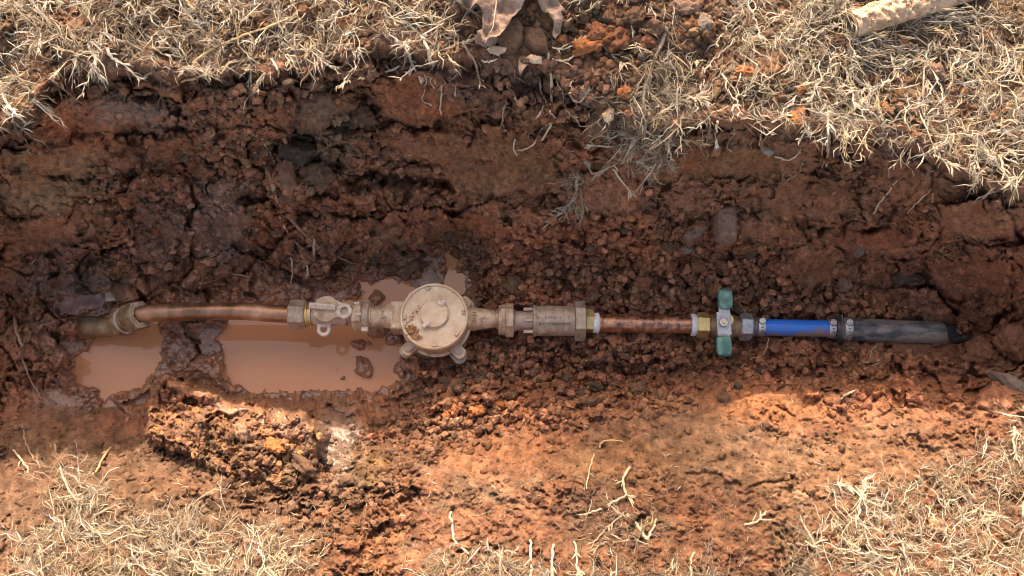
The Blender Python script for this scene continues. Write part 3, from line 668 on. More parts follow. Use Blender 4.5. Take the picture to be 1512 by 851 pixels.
BIG = [
    (869, 68, 26, 17, 'orange', "long orange clay clod in the middle of the clods beside the oak leaf"),
    (884, 52, 20, 24, 'red', "upright reddish clay clod right of the long orange clod"),
    (915, 58, 20, 25, 'red', "tall red clay clod left of the pale sprig near the top edge"),
    (938, 23, 17, 16, 'brown', "round brown clay clod above the small pale sprig"),
    (968, 40, 14, 12, 'brown', "round brown clod right of the pale sprig"), (960, 62, 12, 11, 'red', "small round red clod under the round brown one"),
    (831, 58, 9, 9, 'orange', "small orange clod just right of the oak leaf tip"), (948, 80, 7, 8, 'mauve', "small pale mauve stone like clod at the edge of the slumped soil"),
    (923, 137, 11, 10, 'orange', "small orange clod caught beside the dead grass stem"), (1040, 35, 13, 17, 'grey', "smooth grey clod lying in the turf near the top edge"),
    (1010, 12, 20, 14, 'mauve', "broad mauve clod at the top edge right of centre"), (1097, 106, 17, 13, 'orange', "orange clod with a pale chip sitting on the turf"),
    (1177, 178, 13, 14, 'orange', "orange clod held under the turf edge beside the hanging dry stems"), (1334, 66, 13, 11, 'orange', "bright orange clod in the grass below the dirty pipe"),
    (1292, 115, 8, 7, 'orange', "small orange clod in grass left of the mauve clod"), (1181, 133, 7, 7, 'orange', "tiny orange clod in the turf above the hanging stems"),
    (1380, 106, 12, 16, 'mauve', "dusty mauve clod lying among pale grass at upper right"), (1424, 136, 8, 6, 'orange', "small orange clod deep in the right turf"),
    (1488, 156, 6, 5, 'orange', "tiny orange clod near the right end of the turf"), (1392, 14, 7, 11, 'tan', "small tan clod touching the underside of the dirty pipe"),
    (1267, 12, 9, 8, 'orange', "orange clod just above the left end of the dirty pipe"), (1132, 50, 9, 14, 'brown', "brown clod half hidden in the upper turf"),
    (1084, 22, 16, 12, 'mauve', "pale clod in loose soil beside the upper turf"), (870, 595, 19, 9, 'brown', "flat oval brown clod at the foot of the lower bank"),
    (705, 607, 14, 9, 'orange', "sunlit orange clod at the shadow edge"), (735, 598, 11, 9, 'orange', "second sunlit orange clod right beside the first at the shadow edge"),
    (789, 592, 11, 11, 'red', "round red clod below the check valve"), (628, 585, 17, 16, 'brown', "large brown clod below the meter"),
    (1069, 590, 9, 11, 'brown', "brown clod standing at the shadow edge under the ball valve"), (1185, 738, 12, 11, 'tan', "rounded tan clod alone on the lower bank"),
    (1385, 780, 14, 18, 'tan', "flat tan clod sunk in the lower right grass"), (948, 418, 13, 13, 'red', "round red clod above the copper pipe"),
    (757, 422, 14, 14, 'brown', "round brown clod above the meter outlet nut"), (1100, 365, 12, 12, 'red', "reddish clod beside the brown stone"),
    (1150, 392, 8, 7, 'red', "small reddish clod right of the clod by the brown stone"), (1248, 420, 8, 16, 'mauve', "pale lumpy clod standing beside the smooth clay step"),
    (1015, 368, 8, 9, 'grey', "small grey clod under the flat stone"), (1340, 410, 24, 14, 'dark', "dark broken clod above the black pipe"),
    (497, 178, 8, 8, 'tan', "small tan clod in the broken upper wall"), (530, 170, 22, 20, 'brown', "large brown clod on the right of the broken wall"),
    (510, 230, 14, 10, 'brown', "brown clod under the broken wall"), (554, 219, 10, 10, 'red', "round reddish clod on the wall right of centre hollow"),
    (470, 160, 34, 30, 'brown', "biggest brown clod bulging from the broken upper wall"), (440, 225, 26, 22, 'dark', "dark rough clod at the left of the broken wall"),
    (470, 260, 24, 22, 'brown', "rough brown clod above the wall hollow"), (457, 283, 7, 7, 'mauve', "small mauve clod beside the wood stub"),
    (570, 398, 16, 11, 'brown', "wet brown clod at the edge of the upper puddle"), (609, 398, 20, 14, 'brown', "wet brown clod above the meter"),
    (676, 375, 12, 10, 'red', "red clod lying in the wet channel above the meter"), (560, 375, 10, 9, 'brown', "small brown clod over the wet mud"),
    (1380, 505, 9, 6, 'red', "small red clod under the black pipe end"), (1450, 520, 26, 20, 'red', "large crumbly red clod right of the black pipe end"),
    (1440, 470, 24, 18, 'red', "large red clod above the crack right of the black pipe end"), (1496, 505, 22, 26, 'red', "large red clod at the right edge of the trench"),
    (1300, 575, 12, 8, 'orange', "orange clod in the sun below the black pipe"), (1180, 165, 9, 8, 'orange', "orange crumb on top of the clod under the turf edge"),
    (1060, 378, 18, 10, 'red', "red lump of clay under the brown stone"), (1085, 530, 20, 10, 'brown', "brown lump of clay below the green lower handle"),
    (360, 640, 16, 12, 'tan', "tan clod on the sunlit soil block"), (450, 690, 20, 14, 'brown', "brown clod under the sunlit soil block"), (405, 660, 16, 12, 'orange', "orange clod on the right part of the soil block"),
]
for i, (x, y, a, b, key, lab) in enumerate(BIG): clod(x, y, a, b, key, lab, k=i % 12)
def med_w(x, y):
    w_ = .9 * pm(x, y, CRUMB, 5) + .15 * pm(x, y, LOWC, 5) + .25 * pm(x, y, CLODL, 5) + .5 * pm(x, y, [(800, 10), (1060, -20), (1060, 80), (930, 170), (820, 120)], 10)
    return np.clip(w_, 0, 1) * not_pipe(x, y) * not_water(x, y)
X, Y = sample_px(200, med_w, (100, 0, 1500, 840))
for x, y in zip(X, Y):
    zone = "trench floor" if y > 330 and y < 600 else ("lower bank" if y >= 600 else "upper bank")
    key = random.choice(['red', 'brown', 'red', 'brown', 'dark']) if y < 600 else random.choice(['orange', 'red', 'tan', 'brown'])
    s = random.uniform(5.5, 11)
    clod(x, y, s, s * random.uniform(.7, .95), key, {"trench floor": "small clay clod among the loose crumbs of the trench floor", "lower bank": "small clay clod among the loose crumbs of the lower bank", "upper bank": "small clay clod in the slumped soil of the upper bank"}[zone], group="small clods on the " + zone, sink=.35)

# stones
def stone(px, py, pts, h, mat, label, tilt=(0, 0)):
    m_ = MB(); z = float(gz(px, py)); c0 = V(px, py, z)
    o2 = [Vector(P(px + x, py + y, z)) - c0 for x, y in pts]; nn = len(pts)
    vs = []; 
    for lv, sc_, zz in ((0, 1.0, -.012), (1, 1.0, h * .45), (2, .9, h * .8), (3, .66, h), (4, .3, h * 1.02)):
        for q in o2:
            vs.append((q.x * sc_, q.y * sc_, zz + tilt[0] * q.x * (lv > 0) + tilt[1] * q.y * (lv > 0) + random.uniform(-.0014, .0014) * (lv > 0)))
    fs = [(l * nn + i, l * nn + (i + 1) % nn, (l + 1) * nn + (i + 1) % nn, (l + 1) * nn + i) for l in range(4) for i in range(nn)] + [tuple(4 * nn + i for i in range(nn)), tuple(reversed(range(nn)))]
    m_.add(vs, fs); o = m_.build("stone", mat, bevel=.0005, smooth=20, label=label, cat="stone"); o.location = c0; return o
stone(1070, 333, [(-17, -23), (6, -25), (13, -18), (17, 8), (16, 24), (2, 27), (-11, 20), (-15, 0)], .020, CM['mauve'], "brown oblong stone standing upright above the green valve handle", (.1, .15))
stone(1026, 342, [(-18, 6), (-4, -10), (14, -12), (20, -4), (8, 8), (-10, 16)], .009, CM['mauve'], "flat pointed brown stone left of the oblong stone", (.1, .2))
stone(1270, 369, [(-5, -8), (4, -8), (6, 0), (4, 8), (-3, 8), (-6, 2)], .006, CM['grey'], "tiny bluish grey stone in the wall above the black pipe")
stone(885, 172, [(-20, 10), (-16, -22), (0, -34), (12, -30), (20, -6), (26, 12), (14, 26), (-10, 30), (-20, 34)], .012, CM['brown'], "grey brown flat stone under the dead grass stems", (.1, .1))
stone(757, 52, [(-22, 10), (-14, -16), (6, -20), (16, -8), (14, 12), (2, 26), (-14, 24)], .012, CM['brown'], "dark flaky piece of shale under the oak leaf", (.1, .1))
stone(790, 60, [(-16, 6), (-14, -14), (10, -14), (18, 0), (20, 16), (0, 18)], .010, CM['brown'], "brown flaky stone right of the oak leaf", (-.1, .1))
stone(948, 82, [(-7, 6), (-4, -8), (5, -8), (8, 2), (2, 8)], .008, CM['grey'], "small pale triangular stone below the tall red clod")
stone(1495, 565, [(-34, -16), (-10, -12), (20, 6), (34, 24), (10, 22), (-16, 4)], .012, CM['grey'], "grey splintered slab at the right edge of the lower bank")

# wood stub with roots in the wall
wb = G(424, 268, .004)
e_ = empty("wood_stub", wb, "short reddish brown wood stub standing in the trench wall", "wood stub")
m_ = MB(); pts = smoothpath([G(421, 246, .012), G(425, 268, .016), G(430, 294, .008)], 5); tube(m_, pts, [.0105 + .0012 * math.sin(i * 2.3) for i in range(len(pts))], 26)
m_.v = [Vector(v) + (Vector(v) - wb).normalized() * (.0035 * mn.noise(Vector((v[0] * 420, v[1] * 90, v[2] * 420))) + .002 * mn.noise(Vector(v) * 500)) for v in m_.v]
m_.build("stub", M['wood'], e_, smooth=60)

# ------------------------------------------------------------------ strands: roots and runners
def strand_arrays(path, rs, seg=5):
    m_ = MB(); tube(m_, path, rs, seg); return m_
def blade(mb, p, d, L, wd, up=(0, 0, 1), bend=.15):
    d = Vector(d).normalized(); s = d.cross(Vector(up)).normalized() if abs(d.z) < .98 else Vector((1, 0, 0)); nn = s.cross(d)
    q = [p, p + d * L * .5 + nn * L * bend, p + d * L]
    vs = []
    for c_, w_ in ((q[0], wd * .6), (q[1], wd)): vs += [c_ + s * w_, c_ - s * w_, c_ + nn * w_ * .5]
    vs.append(q[2]); mb.add(vs, [(0, 1, 4, 3), (1, 2, 5, 4), (2, 0, 3, 5), (3, 4, 6), (4, 5, 6), (5, 3, 6), (2, 1, 0)])
def solid_straw(name, c):
    m = M['straw'].copy(); m.name = name; n = m.node_tree
    at = [x for x in n.nodes if x.type == 'ATTRIBUTE'][0]; rgb = n.nodes.new("ShaderNodeRGB"); rgb.outputs[0].default_value = (*c, 1)
    for l in list(at.outputs["Color"].links): n.links.new(rgb.outputs[0], l.to_socket)
    return m
SM = {'pale': solid_straw("pale_straw", (.62, .53, .39)), 'white': solid_straw("bleached_straw", (.76, .69, .56)), 'root': solid_straw("root_skin", (.42, .28, .20)), 'proot': solid_straw("pale_root_skin", (.60, .46, .34)), 'gold': solid_straw("golden_straw", (.62, .44, .24)), 'dim': solid_straw("dull_straw", (.42, .34, .25))}
def strand(pxs, r0, r1, key, label, name="grass_runner", cat="grass runner", lift=.004, leaves=0, group=None, jit=1.0, tip=0, leafL=.016, lifts=None):
    base = []
    for i, (x, y) in enumerate(pxs):
        lf = lifts[i] if lifts else lift
        base.append(G(x, y, lf))
    path = smoothpath(base, 5)
    path = [p + Vector((random.gauss(0, .0006), random.gauss(0, .0006), random.gauss(0, .0006))) * jit for p in path]
    n = len(path); rs = [r0 + (r1 - r0) * i / (n - 1) for i in range(n)]
    for i in range(3, n - 1, 4): rs[i] *= 1.35
    m_ = MB(); o0 = base[0]
    tube(m_, path, rs, 6)
    for i in range(leaves):
        k = random.randrange(n // 4, n); d = (path[min(k + 1, n - 1)] - path[max(k - 1, 0)]).normalized()
        a = random.uniform(.4, 1.1) * random.choice((-1, 1)); d2 = Matrix.Rotation(a, 3, 'Z') @ d; d2.z += random.uniform(-.1, .35)
        blade(m_, path[k], d2, leafL * random.uniform(.5, 1.2), random.uniform(.0007, .0013))
    for i in range(tip):
        d = (path[-1] - path[-3]).normalized(); d2 = Matrix.Rotation(random.uniform(-.6, .6), 3, 'Z') @ d; d2.z += random.uniform(-.2, .3)
        blade(m_, path[-1 - random.randrange(3)], d2, leafL * random.uniform(.6, 1.2), random.uniform(.0008, .0014))
    m_.v = [Vector(v) - o0 for v in m_.v]
    o = m_.build(name, SM[key], label=label, cat=cat, **({'group': group} if group else {})); o.location = o0
    return o
ST = [
    ([(604, 60), (603, 84), (585, 100), (560, 110), (536, 116)], .0017, .0012, 'white', "bleached grass runner hanging down to the left over the wall top", 3, 6),
    ([(584, 62), (600, 72), (607, 90), (611, 102)], .0019, .0014, 'white', "thick bleached runner with stubby tips under the left turf", 5, 6),
    ([(604, 84), (612, 100), (620, 116)], .0012, .0008, 'white', "thin bleached offshoot pointing straight down the wall", 2, 3),
    ([(624, 55), (632, 72), (636, 88), (640, 98)], .0018, .0012, 'white', "bleached runner with forked tip nearest the oak leaf", 4, 6),
    ([(130, 66), (140, 84), (143, 100), (152, 118)], .0022, .0016, 'white', "thick bright runner hanging over the left lip", 6, 5),
    ([(158, 72), (166, 86), (182, 96)], .0022, .001, 'white', "short bright runner right of the thick one", 3, 3),
    ([(80, 108), (86, 135), (96, 162)], .0011, .0008, 'pale', "left one of two long straws hanging side by side over the left wall", 1, 1),
    ([(84, 110), (98, 138), (111, 164)], .0014, .0009, 'pale', "right one of two long straws hanging side by side over the left wall", 1, 1),
    ([(0, 132), (10, 152), (26, 172), (40, 182)], .0017, .0012, 'white', "bleached runner with spread tips hanging at the left edge", 6, 8),
    ([(10, 150), (14, 172), (28, 186), (36, 186)], .0012, .0009, 'white', "curved bleached runner below the spread one at the left edge", 3, 5),
    ([(28, 140), (44, 136), (60, 140), (84, 152)], .0011, .0007, 'pale', "pale straw reaching right from the left turf corner", 1, 1),
    ([(285, 93), (318, 70), (350, 56), (400, 38), (445, 18), (480, 2)], .0017, .0013, 'gold', "long golden stem lying slantwise across the upper left turf", 2, 0),
    ([(268, 122), (296, 112), (325, 102), (338, 92)], .0016, .001, 'gold', "golden stem curving along the lip under the long slanting stem", 2, 2),
    ([(400, 88), (410, 102), (412, 114)], .0014, .001, 'white', "small white sprig hanging under the middle of the left turf", 2, 4),
    ([(425, 80), (436, 98), (442, 114)], .0011, .0007, 'pale', "pale straw hanging right of the small white sprig", 0, 0),
    ([(335, 98), (350, 108), (366, 119)], .0010, .0007, 'pale', "thin straw pointing down right from the left lip", 0, 0),
    ([(206, 118), (222, 108), (232, 98)], .0012, .001, 'pale', "short straw at the lip under the left turf", 1, 2),
    ([(808, 76), (813, 110), (814, 150), (813, 185), (800, 208)], .0019, .0014, 'pale', "long straight straw hanging down the wall right of the oak leaf", 0, 0),
    ([(683, 64), (700, 58), (722, 58), (740, 64), (751, 72)], .0016, .0012, 'pale', "bent straw arching under the oak leaf", 0, 0),
    ([(712, 90), (722, 92), (733, 87)], .0011, .0009, 'white', "short white straw under the oak leaf", 0, 0),
    ([(840, 20), (833, 45), (832, 68)], .0009, .0007, 'gold', "fine golden straw standing among the orange clods", 0, 0),
    ([(836, 32), (855, 22), (880, 10)], .0012, .0008, 'pale', "pale runner reaching up right over the orange clods", 4, 3),
    ([(815, 70), (835, 72), (850, 66)], .0012, .0008, 'pale', "pale sprig lying below the long orange clod", 3, 4),
    ([(815, 88), (835, 90), (850, 80), (856, 66)], .0014, .0008, 'pale', "curved pale sprig under the other sprig by the orange clods", 3, 5),
    ([(886, 66), (904, 80), (922, 96)], .0012, .0008, 'pale', "straw slanting down right between clods", 5, 2),
    ([(932, 38), (938, 55), (940, 74)], .0010, .0007, 'white', "small white forked sprig beside the tall red clod", 4, 3),
    ([(985, 40), (970, 80), (955, 120), (948, 160), (942, 195), (930, 225)], .0022, .0016, 'dim', "long dead grass stem running down the slumped soil right of centre", 26, 6),
    ([(950, 150), (980, 138), (1010, 140), (1040, 150)], .0014, .0009, 'pale', "dead stem branching right from the long stem", 14, 5),
    ([(948, 180), (925, 190), (900, 192), (880, 182), (868, 170)], .0012, .0008, 'pale', "curved runner reaching left from the long dead stem", 2, 1),
    ([(950, 178), (980, 165), (1000, 152), (1030, 140)], .0014, .001, 'pale', "runner rising right from the long dead stem", 9, 4),
    ([(940, 210), (905, 216), (866, 216)], .0011, .0008, 'pale', "straight straw lying flat across the slumped wall", 3, 2),
    ([(948, 190), (970, 205), (985, 212), (990, 228)], .0015, .001, 'white', "white forked tuft at the right of the dead grass tangle", 5, 8),
    ([(925, 220), (905, 245), (875, 256), (868, 240)], .0013, .0009, 'dim', "looping dead stem below the grass tangle", 10, 4),
    ([(905, 250), (922, 272), (932, 285)], .0014, .001, 'pale', "short pale stem ending in a small fork under the tangle", 1, 5),
    ([(852, 255), (850, 285), (838, 305), (815, 328)], .0018, .0014, 'dim', "thick dead runner hanging lowest on the wall", 22, 1),
    ([(846, 300), (852, 318), (858, 335)], .0011, .0007, 'dim', "thin offshoot at the foot of the lowest hanging runner", 6, 4),
    ([(1210, 118), (1200, 140), (1198, 165), (1196, 190)], .0016, .0012, 'pale', "left stem of the pair of dry stems hanging over the right wall", 4, 12),
    ([(1205, 125), (1216, 150), (1223, 166), (1221, 186)], .0015, .0012, 'pale', "right stem of the pair of dry stems hanging over the right wall", 5, 10),
    ([(1222, 184), (1224, 208), (1222, 228), (1220, 246)], .0014, .0012, 'pale', "lowest tufted stem tip hanging over the right wall", 16, 6),
    ([(1224, 188), (1232, 198), (1240, 204)], .0014, .001, 'pale', "short stub leaning right from the hanging dry stems", 0, 3),
    ([(1140, 180), (1158, 172), (1172, 162)], .0012, .0008, 'white', "small bleached straw crossing the clod under the turf edge", 2, 2),
    ([(1060, 180), (1056, 196), (1058, 212)], .0014, .001, 'white', "white straw tip pointing down at the middle of the right lip", 6, 4),
    ([(1325, 266), (1310, 286), (1297, 302), (1290, 316)], .0010, .0012, 'proot', "thin root ending in a pale tuft on the right wall", 0, 7),
    ([(1382, 215), (1390, 235), (1404, 245)], .0013, .0009, 'pale', "curved stem hanging from the right turf", 6, 5),
    ([(1442, 230), (1446, 255), (1440, 270)], .0013, .0009, 'pale', "hanging stem with forked leaves under the right turf", 8, 5),
    ([(1478, 230), (1482, 252), (1498, 278)], .0013, .0009, 'pale', "lowest hanging stem at the right end of the turf", 6, 5),
    ([(930, 690), (920, 705), (922, 722), (928, 736)], .0017, .0013, 'pale', "upper branch of the bleached twig on the lower bank", 4, 2),
    ([(924, 732), (900, 744), (880, 755), (862, 760)], .0013, .001, 'pale', "bleached twig reaching left on the lower bank", 1, 1),
    ([(926, 760), (940, 775), (950, 790), (955, 797)], .0019, .0016, 'pale', "thick pale stem going down right on the lower bank", 0, 0),
    ([(955, 797), (962, 784), (969, 768)], .0013, .0010, 'pale', "pale upright fork at the end of the thick pale stem", 0, 0),
    ([(926, 752), (905, 772), (890, 786), (876, 800)], .0013, .0009, 'dim', "dull stem slanting down left on the lower bank", 5, 2),
    ([(944, 798), (915, 800), (890, 802), (878, 812)], .0012, .001, 'dim', "dull stem lying level on the lower bank", 6, 2),
    ([(885, 662), (892, 651), (920, 652)], .0009, .0007, 'gold', "thin bent straw on the sunlit clay below the copper pipe", 0, 0),
    ([(877, 670), (870, 695), (866, 722)], .0008, .0006, 'pale', "thin upright straw under the bent straw", 0, 0),
    ([(665, 756), (668, 780), (672, 800), (690, 816)], .0013, .0010, 'pale', "upright curved straw on the lower bank left of centre", 0, 2),
    ([(783, 798), (784, 825), (783, 858)], .0014, .0012, 'pale', "left one of two upright straws at the bottom edge", 1, 3),
    ([(817, 804), (815, 830), (817, 858)], .0014, .0012, 'pale', "right one of two upright straws at the bottom edge", 1, 3),
    ([(848, 800), (852, 830), (854, 856)], .0012, .001, 'pale', "upright stem with leaf by the dull grass at the bottom edge", 6, 2),
    ([(163, 661), (150, 680), (140, 700)], .0014, .0012, 'gold', "golden straw standing at the left shadow edge", 1, 1),
    ([(20, 665), (32, 680), (42, 692)], .0013, .0010, 'pale', "pale straw on the far left of the shadow edge", 1, 2),
    ([(88, 690), (100, 720), (118, 748)], .0013, .001, 'pale', "long pale blade at the left of the lower left grass", 1, 1),
    ([(1025, 815), (1020, 835), (1021, 856)], .0010, .001, 'pale', "thin upright straw at the bottom edge right of centre", 0, 1),
    ([(1235, 712), (1250, 720), (1268, 727)], .0015, .001, 'pale', "straw lying on the clay above the lower right grass", 2, 2),
    ([(1100, 775), (1118, 770), (1128, 760)], .0013, .001, 'pale', "pale straw lying on the lower bank clay", 3, 3),
    ([(1499, 630), (1496, 650), (1502, 680)], .0016, .0012, 'pale', "branching pale stem at the right edge of the lower bank", 5, 4),
    ([(1240, 590), (1252, 582), (1263, 576)], .0012, .001, 'pale', "small pale stick lying in the sun below the blue pipe", 0, 0),
    ([(1135, 500), (1128, 522), (1110, 530), (1098, 540)], .0006, .0005, 'pale', "fine curled root under the blue pipe", 0, 1),
    ([(1268, 530), (1282, 535), (1288, 515)], .0007, .0006, 'pale', "thin curved root below the pipe clamps", 0, 1),
    ([(1245, 545), (1270, 548), (1292, 538)], .0007, .0006, 'pale', "thin straw lying level below the black pipe", 0, 1),
]
for pts, r0, r1, key, lab, lv, tp in ST: strand(pts, r0, r1, key, lab, leaves=lv, tip=tp)
RT = [
    ([(375, 225), (392, 245), (402, 270), (412, 300), (430, 325), (450, 345), (470, 365)], .0030, .0016, 'root', "thick brown root running down the left part of the wall"),
    ([(414, 320), (425, 345), (440, 362), (448, 380), (455, 402)], .0014, .0010, 'proot', "pale root branching below the thick brown root"),
    ([(464, 352), (463, 380), (461, 396), (448, 412)], .0013, .0010, 'proot', "pale root hanging right of the other pale root"),
    ([(430, 382), (432, 400), (429, 418)], .0011, .0008, 'proot', "short wavy pale root above the valve"),
    ([(470, 365), (500, 380), (525, 390), (560, 395)], .0016, .0009, 'root', "brown root trailing to the wet clods"),
    ([(388, 205), (396, 222), (404, 238)], .0012, .0008, 'proot', "pale rootlet above the wood stub"),
    ([(684, 66), (700, 90), (706, 108), (710, 126)], .0015, .0008, 'root', "dark root hanging under the bent straw"),
    ([(795, 115), (800, 138), (805, 150), (797, 170)], .0012, .0008, 'proot', "kinked pale root left of the long straw"),
    ([(812, 165), (825, 180), (842, 200)], .0009, .0008, 'proot', "straight rootlet slanting right from the long straw"),
    ([(820, 178), (800, 190), (790, 210), (770, 224)], .0013, .0009, 'proot', "wavy root slanting down left of the long straw"),
    ([(760, 205), (758, 218), (762, 228)], .0011, .0008, 'proot', "forked rootlet end on the wall"),
    ([(748, 150), (742, 170), (744, 190)], .0009, .0006, 'root', "thin brown rootlet on the dark wall"),
    ([(655, 50), (675, 55), (677, 85)], .0008, .0006, 'root', "thin rootlet falling from the turf beside the oak leaf"),
    ([(650, 110), (652, 135), (650, 165)], .0012, .0007, 'proot', "knobbly rootlet on the wall under the left turf end"),
    ([(1185, 240), (1180, 255), (1165, 265)], .0008, .0006, 'root', "fine root trace on the smooth clay"),
    ([(1145, 232), (1165, 236), (1182, 226)], .0011, .0008, 'proot', "rootlet joining the hanging dry stems"),
    ([(1375, 280), (1355, 298), (1340, 315)], .0009, .0006, 'proot', "slanting rootlet on the right wall"),
    ([(1378, 285), (1376, 300), (1373, 308)], .0010, .0006, 'proot', "short rootlet beside the slanting one on the right wall"),
    ([(1125, 122), (1124, 180), (1123, 210)], .0005, .0004, 'proot', "very thin rootlet hanging at the right lip"),
    ([(60, 690), (45, 670), (38, 650), (34, 630)], .0010, .0007, 'root', "thin root at the far lower left"),
    ([(22, 470), (26, 495), (34, 510)], .0022, .0014, 'root', "stubby root at the left edge of the trench"),
    ([(30, 520), (45, 560), (62, 590)], .0010, .0007, 'root', "thin root crossing the left trench floor"),
    ([(370, 410), (345, 405), (320, 412), (300, 420)], .0009, .0006, 'root', "thin root lying above the copper pipe"),
    ([(195, 442), (180, 446), (170, 452)], .0010, .0007, 'root', "rootlet above the left pipe joint"),
]
for pts, r0, r1, key, lab in RT: strand(pts, r0 * 1.2, r1 * 1.2, key, lab, name="root", cat="root", leaves=0, tip=2, leafL=.010, lift=.003)

for i in range(46):
    x = random.choice((random.uniform(20, 660), random.uniform(640, 1040), random.uniform(820, 1500), random.uniform(820, 1040))); y0 = float(LIP[0](x)) + random.uniform(2, 40); k_ = random.randint(3, 5)
    pts = [(x, y0)]
    for j in range(k_): pts.append((pts[-1][0] + random.gauss(0, 6), pts[-1][1] + random.uniform(4, 13)))
    strand(pts, random.uniform(.0005, .0009), .0004, random.choice(('root', 'proot', 'dim')), "thin rootlet hanging from the soil just under the grass", name="root", cat="root", tip=random.choice((0, 1, 2)), leafL=.007, lift=.004, group="thin rootlets hanging under the grass edge")

# ------------------------------------------------------------------ grass masses (nobody could count these blades)
def blades_mesh(p0, d, L, wd, droop, col):
    n = len(p0); up = np.array([0, 0, 1.0])
    s = np.cross(d, up); s /= np.linalg.norm(s, axis=1)[:, None] + 1e-9; nn = np.cross(s, d)
    a = RNG.uniform(-1.2, 1.2, n)[:, None]; s, nn = s * np.cos(a) + nn * np.sin(a), nn * np.cos(a) - s * np.sin(a)
    p1 = p0 + d * (L * .5)[:, None] + s * (L * RNG.normal(0, .14, n))[:, None]; p1[:, 2] += L * .06
    p2 = p0 + d * L[:, None] + s * (L * RNG.normal(0, .10, n))[:, None]; p2[:, 2] -= droop * L
    w_ = wd[:, None]
    vs = np.stack([p0 + s * w_ * .6, p0 - s * w_ * .6, p0 + nn * w_ * .3, p1 + s * w_, p1 - s * w_, p1 + nn * w_ * .45, p2], 1)
    q = np.array([[0, 1, 4, 3], [1, 2, 5, 4], [2, 0, 3, 5]]); t = np.array([[3, 4, 6], [4, 5, 6], [5, 3, 6]])
    off = (np.arange(n) * 7)[:, None, None]
    return vs.reshape(-1, 3), (q[None] + off).reshape(-1, 4), (t[None] + off).reshape(-1, 3), np.repeat(col, 7, axis=0)
PAL = np.array([[.52, .465, .37], [.46, .39, .29], [.64, .59, .50], [.37, .295, .205], [.28, .22, .16], [.18, .135, .10], [.48, .39, .25], [.41, .37, .315]])
def grass(name, nsprig, wfun, boxx, label, per=9, Lr=(.007, .019), dirb=None, palp=None, lift=.013, flat=1.0, runners=0, wk=1.0):
    X, Y = sample_px(nsprig, wfun, boxx)
    az = RNG.uniform(0, 2 * np.pi, nsprig) if dirb is None else RNG.normal(dirb, 1.0, nsprig)
    z = gz(X, Y) + RNG.random(nsprig) ** 1.5 * lift
    root = P(X, Y, z)
    el = RNG.normal(.08, .22, nsprig) * flat
    dl = LIP[0](X) - Y
    edge = (dl > -5) & (dl < 16) & (Y < 330)
    edge &= RNG.random(nsprig) < .55
    az = np.where(edge, RNG.normal(-np.pi / 2, .9, nsprig), az); el = np.where(edge, RNG.normal(-.35, .4, nsprig), el)
    d = np.stack([np.cos(az) * np.cos(el), np.sin(az) * np.cos(el), np.sin(el)], -1)
    sl = RNG.uniform(.012, .048, nsprig)
    kk = np.repeat(np.arange(nsprig), per); N = len(kk)
    t = RNG.random(N); p0 = root[kk] + d[kk] * (sl[kk] * t)[:, None] + RNG.normal(0, .0007, (N, 3))
    a2 = az[kk] + RNG.normal(0, .42, N); e2 = el[kk] + RNG.normal(.05, .3, N)
    dd = np.stack([np.cos(a2) * np.cos(e2), np.sin(a2) * np.cos(e2), np.sin(e2)], -1)
    L = RNG.uniform(Lr[0], Lr[1], N); wd = (.00028 + .0006 * RNG.random(N) ** 1.6) * wk
    pal = RNG.choice(len(PAL), nsprig, p=palp); tone = RNG.uniform(.75, 1.15, nsprig) * np.where(Y > 600, .84, 1.0)  # blades on the lower bank darkened in colour to offset the bright sunlight
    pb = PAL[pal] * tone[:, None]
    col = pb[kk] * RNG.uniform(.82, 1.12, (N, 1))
    grn = RNG.random(N) < .008; col[grn] = [.22, .30, .10]
    # the runner stems themselves
    pS = root; LS = sl; wS = RNG.uniform(.0006, .0012, nsprig)
    P0 = np.concatenate([p0, pS]); D = np.concatenate([dd, d]); LL = np.concatenate([L, LS * 1.1]); WW = np.concatenate([wd, wS]); CC = np.concatenate([col, pb])
    DR = RNG.uniform(0, .3, len(P0))
    if runners:      # long creeping stems over the mat
        x_, y_ = sample_px(runners, wfun, boxx); p_ = P(x_, y_, gz(x_, y_) + RNG.uniform(.004, .018, runners)); a_ = RNG.uniform(0, 6.28, runners)
        cR = np.array([.60, .54, .43]) * RNG.uniform(.4, 1.12, (runners, 1)); wR = .0004 + .0007 * RNG.random(runners) ** 2
        for sgm in range(5):
            a_ = a_ + RNG.normal(0, .35, runners); e_2 = RNG.normal(-.05, .18, runners); Ls = RNG.uniform(.008, .013, runners)
            dR = np.stack([np.cos(a_) * np.cos(e_2), np.sin(a_) * np.cos(e_2), np.sin(e_2)], -1)
            P0 = np.concatenate([P0, p_]); D = np.concatenate([D, dR]); LL = np.concatenate([LL, Ls * 1.6]); WW = np.concatenate([WW, wR]); CC = np.concatenate([CC, cR]); DR = np.concatenate([DR, np.zeros(runners)])
            p_ = p_ + dR * Ls[:, None]
            for sd in ((-1, 1) if sgm > 2 else ()):
                b_ = a_ + sd * RNG.uniform(.05, .8, runners); eb = RNG.normal(.15, .3, runners)
                dB = np.stack([np.cos(b_) * np.cos(eb), np.sin(b_) * np.cos(eb), np.sin(eb)], -1)
                P0 = np.concatenate([P0, p_]); D = np.concatenate([D, dB]); LL = np.concatenate([LL, RNG.uniform(.005, .018, runners)]); WW = np.concatenate([WW, wR * .9]); CC = np.concatenate([CC, cR]); DR = np.concatenate([DR, np.zeros(runners)])
    nt_ = nsprig * 7; x_, y_ = sample_px(nt_, wfun, boxx)      # matted thatch of single blades underneath
    a_ = RNG.uniform(0, 6.28, nt_); e_2 = RNG.normal(.02, .16, nt_); p_ = P(x_, y_, gz(x_, y_) + RNG.uniform(.0005, .006, nt_))
